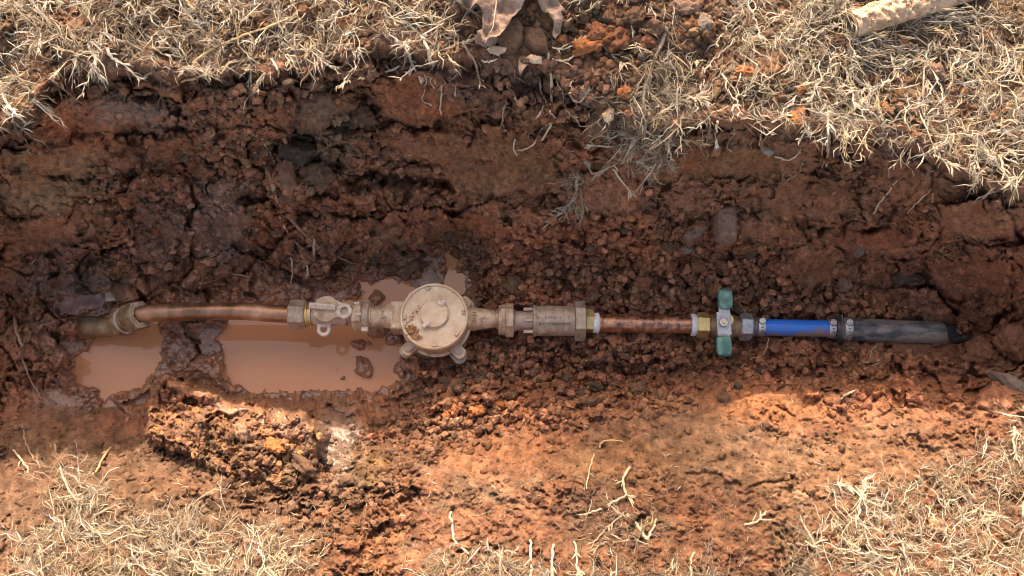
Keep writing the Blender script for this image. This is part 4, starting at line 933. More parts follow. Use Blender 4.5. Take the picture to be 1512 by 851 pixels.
    P0 = np.concatenate([P0, p_]); D = np.concatenate([D, np.stack([np.cos(a_) * np.cos(e_2), np.sin(a_) * np.cos(e_2), np.sin(e_2)], -1)])
    LL = np.concatenate([LL, RNG.uniform(.006, .022, nt_)]); WW = np.concatenate([WW, RNG.uniform(.00025, .0007, nt_)]); DR = np.concatenate([DR, np.zeros(nt_)])
    CC = np.concatenate([CC, PAL[RNG.choice(8, nt_, p=[.08, .12, .05, .18, .2, .2, .1, .07])] * RNG.uniform(.6, 1.05, (nt_, 1))])
    v, q, t_, c = blades_mesh(P0, D, LL, WW, DR, CC)
    return link(name, np_mesh(name, v, tris=t_, quads=q, cols=c, smooth=False), M['straw'], label=label, cat="dry grass", kind='stuff')
def top_w(x, y):
    d = LIP[0](x) - y + 10 * fbm(x / 18, y / 18, 501, 2)
    k = sstep(-8, 10, d)
    gap = 1 - em(x, y, 800, 60, 125, 140, .3); gap *= 1 - .75 * em(x, y, 930, 60, 110, 100, .4)
    bare = .12 + .88 * sstep(-.35, .1, fbm(x / 45, y / 38, 511, 3))
    soilgap = 1 - .7 * em(x, y, 1020, 30, 60, 60, .5) - .5 * em(x, y, 240, 8, 60, 26) * (y < 40)
    return k * gap * bare * np.clip(soilgap, 0, 1)
grass("dry_grass", 1250, lambda x, y: top_w(x, y) * (x < 760), (-260, -180, 760, 230), "mat of bleached dead grass along the upper left lip", per=8, Lr=(.006, .025), runners=260, wk=1.1)
grass("dry_grass", 390, lambda x, y: top_w(x, y) * (.3 + .7 * sstep(1080, 1260, x)), (830, -180, 1260, 260), "tangled dull dead grass on the upper bank right of centre", per=8, runners=180, Lr=(.006, .024), palp=[.12, .16, .08, .14, .2, .14, .06, .1])
grass("dry_grass", 1150, top_w, (1240, -180, 1790, 330), "dense mat of straw coloured grass at the upper right", per=8, runners=220, Lr=(.006, .023), wk=1.0, palp=[.2, .2, .14, .08, .08, .04, .18, .08])
grass("dry_grass", 150, lambda x, y: np.clip(em(x, y, 950, 190, 62, 62) + .8 * em(x, y, 850, 285, 16, 34) + .7 * em(x, y, 985, 110, 40, 60), 0, 1), (820, 40, 1050, 340), "dull tangle of dead grass hanging over the slumped soil", per=7, Lr=(.006, .02), palp=[.08, .14, .03, .2, .25, .16, .04, .1], lift=.018)
LL_ = [(20, 900), (20, 840), (60, 800), (90, 740), (70, 700), (110, 672), (150, 720), (220, 760), (300, 765), (420, 790), (440, 900)]
def lw(x, y):
    g = np.clip(pm(x, y, LL_, 26), 0, 1) * (.25 + .75 * sstep(-.35, .1, fbm(x / 40, y / 40, 521, 3)))
    return g
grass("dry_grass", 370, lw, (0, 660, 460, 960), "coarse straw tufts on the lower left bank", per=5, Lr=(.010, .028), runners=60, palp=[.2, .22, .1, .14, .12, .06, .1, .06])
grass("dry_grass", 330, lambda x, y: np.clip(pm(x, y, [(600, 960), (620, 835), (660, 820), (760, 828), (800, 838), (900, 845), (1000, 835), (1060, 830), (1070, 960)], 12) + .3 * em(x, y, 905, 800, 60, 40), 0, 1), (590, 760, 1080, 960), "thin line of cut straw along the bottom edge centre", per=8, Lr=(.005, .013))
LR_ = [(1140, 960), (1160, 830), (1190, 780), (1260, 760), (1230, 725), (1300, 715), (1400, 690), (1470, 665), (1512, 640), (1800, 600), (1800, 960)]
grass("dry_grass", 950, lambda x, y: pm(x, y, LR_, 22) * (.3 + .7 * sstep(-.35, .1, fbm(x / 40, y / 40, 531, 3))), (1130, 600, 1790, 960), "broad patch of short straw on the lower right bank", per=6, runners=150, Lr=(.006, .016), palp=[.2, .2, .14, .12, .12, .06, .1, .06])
# straw litter over bare soil
def litter_w(x, y):
    k = .08 + .75 * sstep(620, 740, y) + .3 * em(x, y, 900, 180, 160, 140) + .12 * (y < 330)
    return k * not_pipe(x, y) * not_water(x, y) * (.3 + .7 * sstep(-.2, .3, fbm(x / 50, y / 50, 541, 2)))
N = 4200; X, Y = sample_px(N, litter_w, (-60, 60, 1600, 900))
az = RNG.uniform(0, 6.28, N); el = RNG.normal(.05, .12, N)
d = np.stack([np.cos(az) * np.cos(el), np.sin(az) * np.cos(el), np.sin(el)], -1)
L = RNG.uniform(.003, .014, N); p0 = P(X, Y, gz(X, Y) + .0012)
cp = PAL[RNG.integers(0, 8, N)] * RNG.uniform(.6, 1.05, (N, 1))
wx_ = np.array([350, 372, 398, 420, 446, 470, 498, 560, 575, 405, 515, 488, 130, 160, 190, 214, 178, 150.]); wy_ = np.array([520, 545, 560, 530, 556, 515, 548, 528, 545, 508, 530, 566, 520, 545, 510, 530, 560, 500.])
p0[:18] = P(wx_, wy_, WATER_Z + .0006); L[:18] = RNG.uniform(.0015, .004, 18)
v, q, t_, c = blades_mesh(p0, d, L, RNG.uniform(.00025, .0006, N), RNG.uniform(-.1, .1, N), cp)
link("straw_litter", np_mesh("straw_litter", v, tris=t_, quads=q, cols=c, smooth=False), M['straw'], label="short bits of straw and rootlets strewn over the bare soil", cat="straw litter", kind='stuff')

# ------------------------------------------------------------------ fallen leaves
def leaf(outline, mat, label, lift=.012, curl=.010, name="fallen_leaf", cat="leaf", thick=.0007, vein=None, zb=None):
    cx = sum(p[0] for p in outline) / len(outline); cy = sum(p[1] for p in outline) / len(outline)
    z0 = (float(gz(cx, cy)) if zb is None else zb) + lift
    x0, x1 = min(p[0] for p in outline), max(p[0] for p in outline); y0, y1 = min(p[1] for p in outline), max(p[1] for p in outline)
    bm = bmesh.new(); vs = [bm.verts.new(P(x, y, z0)) for x, y in outline]; bm.faces.new(vs)
    bmesh.ops.triangulate(bm, faces=bm.faces)
    for _ in range(4):
        ed = [e for e in bm.edges if e.calc_length() > .006]
        if not ed: break
        bmesh.ops.subdivide_edges(bm, edges=ed, cuts=1); bmesh.ops.triangulate(bm, faces=bm.faces)
    for v in bm.verts:
        a, b = v.co.x * 45, v.co.y * 45
        h = float(perlin(np.array([a]), np.array([b]), 7)[0]) * curl * 1.3 + float(perlin(np.array([a * 2.3]), np.array([b * 2.3]), 8)[0]) * curl * .5
        v.co.z += h
    me = bpy.data.meshes.new(name); c0 = V(cx, cy, z0)
    for v in bm.verts: v.co -= c0
    bm.to_mesh(me); bm.free()
    for p in me.polygons: p.use_smooth = True
    o = link(name, me, mat, label=label, cat=cat); o.location = c0
    s = o.modifiers.new("thick", 'SOLIDIFY'); s.thickness = thick
    return o
big = leaf([(668, -50), (662, -20), (672, 2), (690, 8), (706, 12), (713, 22), (712, 38), (704, 50), (712, 60), (722, 58), (732, 62), (744, 50), (750, 36), (756, 24), (766, 18), (776, 4), (786, -8), (790, -30), (770, -60), (720, -60)], M['leaf'], "large dry mauve brown oak leaf hanging over the top edge", lift=.026, curl=.012, cat="oak leaf", thick=.0004)
leaf([(788, -30), (792, -4), (800, 10), (810, 20), (818, 34), (816, 50), (820, 56), (828, 44), (832, 28), (828, 22), (836, 20), (826, 6), (818, -12), (812, -40)], M['leaf'], "narrow pointed lobe of a second dry leaf right of the big oak leaf", lift=.026, curl=.010, cat="oak leaf", thick=.0004)
m_ = MB(); tube(m_, [V(735, -40, float(big.location.z) + .004), V(733, 5, float(big.location.z) + .004), V(728, 40, float(big.location.z) + .003), V(716, 64, float(big.location.z) + .002)], [.0011, .0009, .0007, .0004], 6)
o_ = m_.build("midrib", M['tan_leaf']); o_.parent = big; o_.matrix_parent_inverse = Matrix.Translation(-big.location)
leaf([(700, 52), (718, 44), (734, 40), (738, 56), (732, 64), (716, 68), (702, 66)], M['leaf'], "torn dry leaf piece tucked under the oak leaf lobe", lift=.012, curl=.006)
leaf([(718, 70), (730, 66), (736, 74), (748, 76), (746, 86), (736, 88), (724, 82)], M['tan_leaf'], "small curled tan leaf piece under the oak leaf", lift=.012, curl=.012)
leaf([(766, 80), (774, 82), (782, 92), (776, 100), (768, 112), (765, 98)], M['leaf'], "pointed brown leaf tip hanging down the wall", lift=.014, curl=.004)
leaf([(775, 84), (784, 80), (800, 86), (801, 94), (786, 92)], M['tan_leaf'], "small pale leaf scrap beside the pointed leaf tip", lift=.012, curl=.006)
leaf([(888, 170), (900, 158), (907, 164), (906, 176), (892, 180)], M['tan_leaf'], "pale torn leaf scrap on the grey brown stone", lift=.018, curl=.008)
leaf([(84, 450), (104, 440), (128, 436), (150, 432), (158, 440), (150, 452), (136, 458), (120, 456), (112, 466), (98, 462), (88, 466)], M['wet_leaf'], "wet mauve leaf beside the left pipe joint", lift=.012, curl=.007, zb=-.015)
leaf([(155, 434), (162, 430), (172, 444), (156, 446)], M['greywood'], "small grey flake right of the wet mauve leaf", lift=.010, curl=.003, zb=-.01)
leaf([(855, 130), (868, 124), (872, 136), (860, 148), (846, 152), (840, 142)], M['tan_leaf'], "curled brown leaf on the slumped soil right of the long straw", lift=.008, curl=.008)
leaf([(1128, 212), (1140, 216), (1146, 224), (1136, 230), (1122, 222)], M['greywood'], "small dark leaf flake in the wall under the right lip", lift=.006, curl=.006)

# ------------------------------------------------------------------ dirty pipe lying on the turf
pz = float(gz(1330, 40)) + .022
A = V(1255, 38, pz); B = V(1460, -26, pz)
e_ = empty("waste_pipe", (A + B) / 2, "tan mud crusted length of pipe lying on the upper right turf", "pipe")
D = (B - A); LN = D.length
m_ = MB(); lathe(m_, A, D, [(0, .0115), (0, .0155), (LN, .0155), (LN, .0115), (0, .0115)], 32, caps=False); m_.build("pipe_wall", M['crust'], e_)
m_ = MB(); d_, a_, b_ = frame_of(D); vs = []; nu, nv = 90, 22
for i in range(nu):
    for j in range(nv):
        t = i / (nu - 1) * LN * .98 + .001; th = rad(200) * (j / (nv - 1)) - rad(5)
        e1 = min(j, nv - 1 - j) / 3; k = float(fbm(np.array([t * 160.]), np.array([th * 2.4]), 9, 3)[0])
        r = .0150 + max(0, min(1, e1)) * (.0022 + .0030 * k) - (.004 if k < -.38 or e1 == 0 else 0)
        # th = 0 .. 200 deg sweeps over the top
        vs.append(A + d_ * t + (a_ * math.cos(th) + b_ * math.sin(th)) * r if b_.z > 0 else A + d_ * t + (a_ * math.cos(th) - b_ * math.sin(th)) * r)
m_.add(vs, [(i * nv + j, i * nv + j + 1, (i + 1) * nv + j + 1, (i + 1) * nv + j) for i in range(nu - 1) for j in range(nv - 1)])
m_.build("mud_crust", M['crust'], e_, smooth=60)

# ------------------------------------------------------------------ the water line
X_ = Vector((1, 0, 0))
def AX(px, z=0.0, py=None): return V(px, pipe_y(px) if py is None else py, z)
def text(parent, s, loc, size, mat, rotz=0, extrude=.0004, name="lettering"):
    cu = bpy.data.curves.new(name, 'FONT'); cu.body = s; cu.size = size; cu.extrude = extrude; cu.align_x = 'CENTER'; cu.align_y = 'CENTER'
    tmp = bpy.data.objects.new("tmp", cu); COL.objects.link(tmp)
    dg = bpy.context.evaluated_depsgraph_get(); me = bpy.data.meshes.new_from_object(tmp.evaluated_get(dg)); COL.objects.unlink(tmp); bpy.data.objects.remove(tmp)
    o = link(name, me, mat, parent); off = parent.location if parent else Vector()
    o.location = Vector(loc) - off; o.rotation_euler = (0, 0, rotz); return o
def ring_pts(c, r, n=24, a0=0, a1=2 * math.pi): return [(c.x + r * math.cos(a0 + (a1 - a0) * i / n), c.y + r * math.sin(a0 + (a1 - a0) * i / n)) for i in range(n)]

# left compression joint: dives to the left into the mud
jA = V(207, 465, .0); jD = Vector((-.80, -.13, -.50)).normalized()
e_ = empty("pipe_joint", jA, "old brass compression joint at the left end, half in the mud above the small puddle", "pipe joint")
m_ = MB(); hexa(m_, jA, jD, 0, .022, .0205, rot=.25, ch=.0015, bore=.0135); m_.build("hex_nut", M['old_brass'], e_, bevel=.0007)
m_ = MB(); hexa(m_, jA, jD, -.0015, .0004, .0192, rot=.25, ch=.0004, bore=.0134); m_.build("nut_face", M['bronze'], e_)
m_ = MB(); lathe(m_, jA, jD, [(.020, .0150), (.026, .0175), (.036, .0180), (.040, .0170)], 36); m_.build("barrel", M['old_brass'], e_)
m_ = MB(); hexa(m_, jA, jD, .034, .048, .0205, rot=.5, ch=.002); m_.build("rear_nut", M['old_brass'], e_, bevel=.0007)
m_ = MB(); lathe(m_, jA, jD, [(.032, .0175), (.0328, .0203), (.0342, .0203), (.035, .0175)], 40); m_.build("lock_ring", M['lug'], e_)
m_ = MB(); tube(m_, smoothpath([jA + jD * .04, jA + jD * .065 + Vector((0, -.002, .003)), V(118, 482, -.050), V(96, 487, -.075)], 4), [.0155 + .0006 * math.sin(i) for i in range(13)], 20); m_.build("buried_pipe", M['old_brass'], e_)
for k in range(7):
    th = rad(60 + 25 * k); d_, a_, b_ = frame_of(jD)
m_ = MB()
for k in range(9):
    th = rad(-80 + 22 * k); d_, a_, b_ = frame_of(jD); c_ = jA - jD * .0016 + (a_ * math.cos(th) + b_ * math.sin(th)) * .0162
    tube(m_, [c_ - (a_ * math.cos(th) + b_ * math.sin(th)) * .0014, c_ + (a_ * math.cos(th) + b_ * math.sin(th)) * .0014], .0004, 5)
m_.build("stamped_marks", M['old_brass'], e_)

# copper pipe on the left, slightly bowed
e_ = empty("copper_pipe", AX(320), "bowed dull copper pipe between the left joint and the first valve", "pipe")
m_ = MB(); tube(m_, smoothpath([V(204, 465, -.004), V(222, 463, .0), V(262, 461, .003), V(310, 460, .004), V(360, 460, .004), V(400, 463, .002), V(440, 465, 0)], 6), .0128, 28); m_.build("tube_wall", M['copper_dull'], e_)

# the first valve (meter stop)
vy = 465
e_ = empty("curb_valve", V(480, vy, 0), "bronze shutoff valve with a round winged top left of the meter", "valve")
A = V(428, vy, 0)
m_ = MB(); hexa(m_, A, X_, 0, .024, .0195, rot=rad(12), ch=.0018); m_.build("hex_nut", M['grey_bronze'], e_, bevel=.0008)
m_ = MB(); lathe(m_, A, X_, [(.023, .016), (.025, .0175), (.027, .0175), (.028, .016), (.030, .0155), (.031, .017), (.033, .017)], 36); m_.build("collar", M['brass'], e_)
m_ = MB(); lathe(m_, A, X_, [(.032, .0145), (.036, .0165), (.050, .0175), (.066, .0165), (.076, .0145), (.077, .0165), (.084, .0165), (.085, .0130), (.102, .0125)], 36); m_.build("body", M['pink_bronze'], e_)
tc = V(481, 456, .022); tz = .022
m_ = MB(); lathe(m_, (tc.x, tc.y, .0), (0, 0, 1), [(0, .014), (.010, .015), (.016, .0185), (.020, .0192), (.022, .0188), (.0225, .016)], 40); m_.build("round_cap", M['bronze'], e_)
lc = V(508, 459, tz)
rp = ring_pts(lc, .0115, 24); hp = ring_pts(lc, .0058, 24)
m_ = MB(); prism(m_, rp, .016, .0225, hole=hp)
a0 = V(488, 452, tz); 
prism(m_, [(tc.x + .008, tc.y + .016), (lc.x - .002, lc.y + .0113), (lc.x - .008, lc.y - .0082), (tc.x + .008, tc.y - .016)], .0165, .0220)
m_.build("lock_wing", M['lug'], e_, bevel=.0007)
m_ = MB(); prism(m_, ring_pts(lc, .0056, 20), .008, .0165); m_.build("wing_socket", M['bronze'], e_)
m_ = MB(); box(m_, V(476, 453, .0262), .038, .0085, .008, rz=rad(-5)); m_.build("lever", M['lug'], e_, bevel=.0012)
m_ = MB()
for k in range(9):
    c_ = V(461 + k * 3.7, 451.6 + k * .35, .0305); h_ = random.uniform(.002, .0034)
    box(m_, c_, .0012, h_, .0008, rz=rad(-5)); 
    if k % 2: box(m_, c_ + Vector((.0010, h_ * .3, 0)), .0016, .0007, .0008)
m_.build("raised_marks", M['bronze'], e_)
lc2 = V(478.5, 487, .004)
rp = ring_pts(lc2, .0102, 24); hp = ring_pts(lc2, .0050, 24)
m_ = MB(); prism(m_, rp, .001, .0075, hole=hp); t2 = V(478.5, 476, .004)
prism(m_, [(t2.x - .0102, t2.y + .006), (t2.x + .0102, t2.y + .006), (lc2.x + .0100, lc2.y + .0035), (lc2.x - .0100, lc2.y + .0035)], .0012, .0073)
m_.build("lock_eye", M['lug'], e_, bevel=.0008)

# meter inlet nut
e_ = empty("coupling_nut", V(536, 467, 0), "pale bronze coupling nut joining the shutoff valve to the meter", "nut")
A = V(522, 467, 0)
m_ = MB(); hexa(m_, A, X_, 0, .014, .0205, rot=rad(0), ch=.0015); m_.build("hex_part", M['bronze'], e_, bevel=.0008)
m_ = MB(); lathe(m_, A, X_, [(.0138, .019), (.0145, .0205), (.023, .0205), (.0245, .019)], 40); m_.build("round_part", M['grey_bronze'], e_, bevel=.0005)
m_ = MB(); box(m_, V(539, 487, .004), .010, .006, .010); m_.build("seal_lug", M['lug'], e_, bevel=.001)
m_ = MB(); box(m_, V(527, 452, .0175), .008, .012, .0012, rz=.1); box(m_, V(529, 464, .0215), .008, .004, .0012); m_.build("raised_marks", M['lug'], e_, bevel=.0004)

# the meter
mz = .043
mc = V(641, 467, mz)          # lid centre
K = lambda px_: px_ / FPX * (DIST - .035)
e_ = empty("water_meter", Vector((mc.x, mc.y, -.03)), "round bronze water meter with a mud spattered lid in the middle of the trench", "water meter")
def mlathe(prof, name, mat, seg=64, **kw):
    m_ = MB(); lathe(m_, (mc.x, mc.y, 0), (0, 0, 1), prof, seg); return m_.build(name, mat, e_, **kw)
mlathe([(-.034, .030), (-.032, .040), (-.018, .0465), (-.008, .047), (.0, .0475)], "lower_case", M['bronze'])
mlathe([(.0005, .051), (.004, .0515), (.0045, .0475), (.030, .0470), (.034, .0480), (.0385, .0482)], "upper_case", M['bronze'], bevel=.0006)
R0 = K(49.5)
mlathe([(.0387, R0 - .001), (.0392, R0), (.0430, R0), (.0445, R0 - .0012), (.0445, R0 - .0028), (.0435, R0 - .0036), (.0412, R0 - .004), (.0408, .03), (.0408, .001)], "lid", M['lid'], smooth=30)
cp_ = V(641, 464, mz)
m_ = MB(); lathe(m_, (cp_.x, cp_.y, 0), (0, 0, 1), [(.0400, K(20.5)), (.0455, K(20.3)), (.0466, K(19.6)), (.0466, .001)], 48); m_.build("centre_cap", M['lid'], e_)
m_ = MB(); lathe(m_, (cp_.x, cp_.y, 0), (0, 0, 1), [(.0410, K(22.5)), (.0422, K(22)), (.0422, K(20.4))], 48); m_.build("cap_seat", M['bronze'], e_)
for (x, y, a) in ((651, 448, -.6), (628, 480, .7)):
    m_ = MB(); c_ = V(x, y, .0463); box(m_, c_, .0095, .0070, .0060, rz=a); box(m_, c_ + Vector((.004, .002, .001)), .006, .005, .005, rz=a + .6); m_.build("hinge_lug", M['lug'], e_, bevel=.0014)
for ang in (103, 8, -88, -178, -38):
    a = rad(ang); m_ = MB(); box(m_, Vector((mc.x + math.cos(a) * (R0 - .0065), mc.y + math.sin(a) * (R0 - .0065), .0425)), .0045, .0065, .004, rz=a); m_.build("rim_tab", M['bronze'], e_, bevel=.0006)
for ang in (39, 128, 222, 311):
    a = rad(ang); u = Vector((math.cos(a), math.sin(a), 0)); s_ = Vector((-u.y, u.x, 0)); c_ = Vector((mc.x, mc.y, 0)) + Vector((0, -.006, 0))
    def earpts(r1, wd, n=10):
        p = [c_ + u * .040 + s_ * wd]
        for k in range(n + 1):
            t = math.pi / 2 - math.pi * k / n; p.append(c_ + u * (r1 + wd * .8 * math.cos(t)) + s_ * wd * math.sin(t))
        p.append(c_ + u * .040 - s_ * wd); return [(q.x, q.y) for q in reversed(p)]
    m_ = MB(); prism(m_, earpts(.0555, .0088), .004, .013); ear = m_.build("bolt_ear", M['bronze'], e_, bevel=.001)
    m_ = MB(); prism(m_, earpts(.0530, .0048), .0125, .0160); m_.build("bolt_pad", M['pink_bronze'], e_, bevel=.001)
    m_ = MB(); c_ = c_ + s_ * -.003; prism(m_, earpts(.0575, .0100), -.010, -.0005); m_.build("lower_ear", M['ear'], e_, bevel=.002)
# inlet flange and neck
m_ = MB(); q0 = V(589, 466, .012); box(m_, Vector((q0.x, q0.y, -.004)), .024, .042, .040); m_.build("inlet_block", M['bronze'], e_, bevel=.002)
m_ = MB(); q1 = V(581, 481, .018); lathe(m_, (q1.x, q1.y, .0155), (0, 0, 1), [(0, .0022), (.0012, .002)], 16); m_.build("block_screw", M['brass'], e_)
A = V(546, 467, 0)
m_ = MB(); lathe(m_, A, X_, [(-.004, .0155), (.0, .017), (.003, .017), (.0035, .0155), (.010, .0150), (.020, .0165), (.036, .020)], 40); m_.build("inlet_neck", M['bronze'], e_)
A = V(686, 471, 0)
m_ = MB(); lathe(m_, A, X_, [(-.006, .0205), (.004, .0190), (.020, .0165), (.036, .0142), (.046, .0132), (.0465, .0150), (.051, .0150)], 40); m_.build("outlet_neck", M['bronze'], e_)
text(e_, "5/8", V(567, 465, .0166), .010, M['old_brass'], rotz=rad(90))
text(e_, "10181", V(701, 470, .0176), .0085, M['old_brass'], rotz=rad(90))
m_ = MB(); c_ = V(711, 472, .0168)
tube(m_, [c_ + Vector((.006, .003, -.0006)), c_ + Vector((-.001, .001, 0)), c_ + Vector((.000, -.003, 0)), c_ + Vector((.004, -.004, -.0006))], .0006, 6); m_.build("flow_arrow", M['old_brass'], e_)

# dirt on the lid
mud_v, mud_f, mud_c = [], [], []
r_ = np.random.default_rng(5); off = 0
for k in range(90):
    t = r_.random(); x = 600 + r_.normal(9, 5.5); y = 486 + r_.normal(0, 4.5) + max(0, (x - 600)) * .25
    if k > 34: x = r_.normal(613, 5); y = r_.normal(497, 2.2)
    if k > 46: x = 598 + r_.random() * 22; y = 482 - (x - 598) * 1.3 + r_.normal(0, 2.2)
    v_, f_ = PROT2[k % 14]; s = r_.uniform(.0012, .0034) if k < 47 else r_.uniform(.0004, .0011)
    R = rotmats(1, r_)[0]; q = (v_ @ R.T) * s + P(x, y, .0418 + s * .4)
    mud_v.append(q); mud_f.append(f_ + off); off += len(v_); mud_c.append(np.tile(np.array([.50, .24, .12]) * r_.uniform(.7, 1.15), (len(v_), 1)))
link("mud_clump", np_mesh("mud_clump", np.concatenate(mud_v), tris=np.concatenate(mud_f), cols=np.concatenate(mud_c), attrs={"wet": np.zeros(off)}), M['soil'], label="crumbled patch of orange mud on the lower left of the meter lid", cat="mud")

# outlet nut
e_ = empty("coupling_nut", V(747, 473, 0), "pale bronze coupling nut on the outlet side of the meter", "nut")
A = V(736, 473, 0)
m_ = MB(); lathe(m_, A, X_, [(0, .0205), (.001, .022), (.010, .0225), (.0105, .0205)], 40); m_.build("round_part", M['bronze'], e_, bevel=.0005)
m_ = MB(); hexa(m_, A, X_, .0098, .0225, .0222, rot=rad(2), ch=.0015); m_.build("hex_part", M['bronze'], e_, bevel=.0008)
m_ = MB(); box(m_, V(743, 462, .0215), .007, .012, .0016); m_.build("raised_marks", M['grey_bronze'], e_, bevel=.0004)

# check valve
e_ = empty("check_valve", V(815, 474, 0), "grey bronze check valve with cast lettering between the meter and the copper pipe", "check valve")
A = V(757, 474, 0)
m_ = MB(); lathe(m_, A, X_, [(0, .0150), (.003, .0165), (.006, .0145), (.031, .0145)], 40); m_.build("tailpiece", M['pink_bronze'], e_)
m_ = MB(); lathe(m_, A, X_, [(.0295, .0215), (.030, .0235), (.033, .0235), (.0345, .0222), (.087, .0220), (.090, .0225), (.0905, .0215)], 48); m_.build("body", M['grey_bronze'], e_, bevel=.0005)
for yy, zz in ((473, .0148), (457, .009), (490, .009)):
    m_ = MB(); c_ = V(780, yy, zz); box(m_, c_, .014, .0048, .005); m_.build("rib", M['pink_bronze'], e_, bevel=.0008)
m_ = MB(); hexa(m_, A, X_, .0905, .106, .0262, rot=rad(5), ch=.0015); m_.build("hex_nut", M['grey_bronze'], e_, bevel=.0008)
m_ = MB(); hexa(m_, A, X_, .1062, .1185, .0155, rot=rad(25), ch=.001); m_.build("reducer", M['brass'], e_, bevel=.0006, label="small brass hexagon beside the big nut")
# two lines of worn cast characters, too worn to read
m_ = MB(); r_ = random.Random(3)
for row, (yy, x0, x1) in enumerate(((469.5, 794, 842), (478.5, 797, 842))):
    x = x0
    while x < x1:
        if r_.random() < .14: x += 4; continue
        th = rad(90 + (474 - yy) * -2.6); zz = .0222 * math.cos((yy - 474) * .99e-3 / .0222) + .0002
        c_ = V(x, yy, zz); wv = .0022; hh = .0040
        if row == 0 and x < 800: tube(m_, [c_ + Vector((-.003, 0, 0)), c_ + Vector((.003, 0, 0))], .0004, 5)
        box(m_, c_ + Vector((-wv / 2, 0, 0)), .0007, hh, .0008)
        if r_.random() < .7: box(m_, c_ + Vector((wv / 2, 0, 0)), .0007, hh, .0008)
        for q in (-.5, 0, .5):
            if r_.random() < .6: box(m_, c_ + Vector((0, q * hh * .85, 0)), wv, .0007, .0008)
        x += 4.4
m_.build("cast_lettering", M['iron'], e_)

# copper pipe on the right
e_ = empty("copper_pipe", V(950, 478, 0), "straight bright copper pipe between the check valve and the green handled valve", "pipe")
A = V(872, 477, 0); Bq = V(1026, 480, 0)
m_ = MB(); lathe(m_, A, Bq - A, [(0, .0135), ((Bq - A).length, .0135)], 36); m_.build("tube_wall", M['copper'], e_)
m_ = MB(); lathe(m_, A, Bq - A, [(.003, .0138), (.004, .0152), (.008, .0148), (.0105, .0156), (.0125, .0140)], 30); m_.build("thread_tape", M['tape'], e_)
m_ = MB(); lathe(m_, A, Bq - A, [(.146, .0140), (.147, .0162), (.150, .0168), (.153, .0160), (.155, .0140)], 30); m_.build("thread_tape", M['tape'], e_, label="frayed white tape at the valve end")
m_ = MB(); lathe(m_, A, Bq - A, [(.0125, .0136), (.0135, .0144), (.016, .0144), (.017, .0136)], 30); m_.build("ring", M['copper'], e_)

# ball valve
e_ = empty("ball_valve", V(1070, 481, 0), "brass ball valve with a steel tee handle and two green grips", "valve")
A = V(1028, 480, 0); D = (V(1112, 483, 0) - A).normalized()
m_ = MB(); hexa(m_, A, D, 0, .018, .0165, rot=rad(8), ch=.001); m_.build("inlet_hexagon", M['brass'], e_, bevel=.0006)
m_ = MB(); lathe(m_, A, D, [(.0175, .0150), (.022, .0165), (.032, .0195), (.044, .0195), (.054, .0170), (.058, .0155), (.063, .0160)], 40); m_.build("body", M['old_brass'], e_, bevel=.0004)
m_ = MB(); hexa(m_, A, D, .0625, .0805, .0178, rot=rad(12), ch=.002); m_.build("outlet_hexagon", M['zinc'], e_, bevel=.0006)
m_ = MB(); hp_ = V(1069, 478, 0); lathe(m_, (hp_.x, hp_.y, .012), (0, 0, 1), [(0, .008), (.014, .008)], 24); m_.build("stem", M['brass'], e_)
hz = .029
m_ = MB(); box(m_, V(1069, 478, hz), .0205, .034, .003)
for s_ in (1, -1):
    box(m_, V(1069.5, 478 - s_ * 19, hz - .0008), .0165, .012, .0028)
m_.build("handle_plate", M['zinc'], e_, bevel=.0008)
m_ = MB(); q_ = V(1068, 477, hz); hexa(m_, (q_.x, q_.y, hz), (0, 0, 1), .0015, .0060, .0062, ch=.0008); m_.build("handle_nut", M['steel'], e_, bevel=.0005)
m_ = MB(); lathe(m_, (q_.x, q_.y, hz), (0, 0, 1), [(.0055, .0026), (.0085, .0024)], 16); m_.build("stem_tip", M['brass'], e_)
for (cx_, cy_, hgt, lab) in ((1070.5, 442, .0300, "upper green grip"), (1069, 511, .0295, "lower green grip")):
    m_ = MB(); c_ = V(cx_, cy_, hz + .001); wd, ht, th = .0108, hgt / 2, .0052
    # rounded grip with softened outline, wider at its free end
    n_ = 36; lv = [(-th, .86), (-th * .6, .98), (0, 1.0), (th * .6, .98), (th, .88), (th * 1.05, .6)]
    vs = []
    for (zz, k) in lv:
        for i in range(n_):
            a = 2 * math.pi * i / n_; c0, s0 = math.cos(a), math.sin(a); p_ = 4.5
            rr = (abs(c0) ** p_ + abs(s0) ** p_) ** (-1 / p_)
            vs.append(c_ + Vector((c0 * rr * wd * (k if k > .7 else k), s0 * rr * ht * (k if k > .7 else k * 1.15), zz)))
    fs = [(l * n_ + i, l * n_ + (i + 1) % n_, (l + 1) * n_ + (i + 1) % n_, (l + 1) * n_ + i) for l in range(len(lv) - 1) for i in range(n_)] + [tuple(reversed(range(n_))), tuple((len(lv) - 1) * n_ + i for i in range(n_))]
    m_.add(vs, fs); m_.build("grip", M['green'], e_, smooth=50, label=lab)

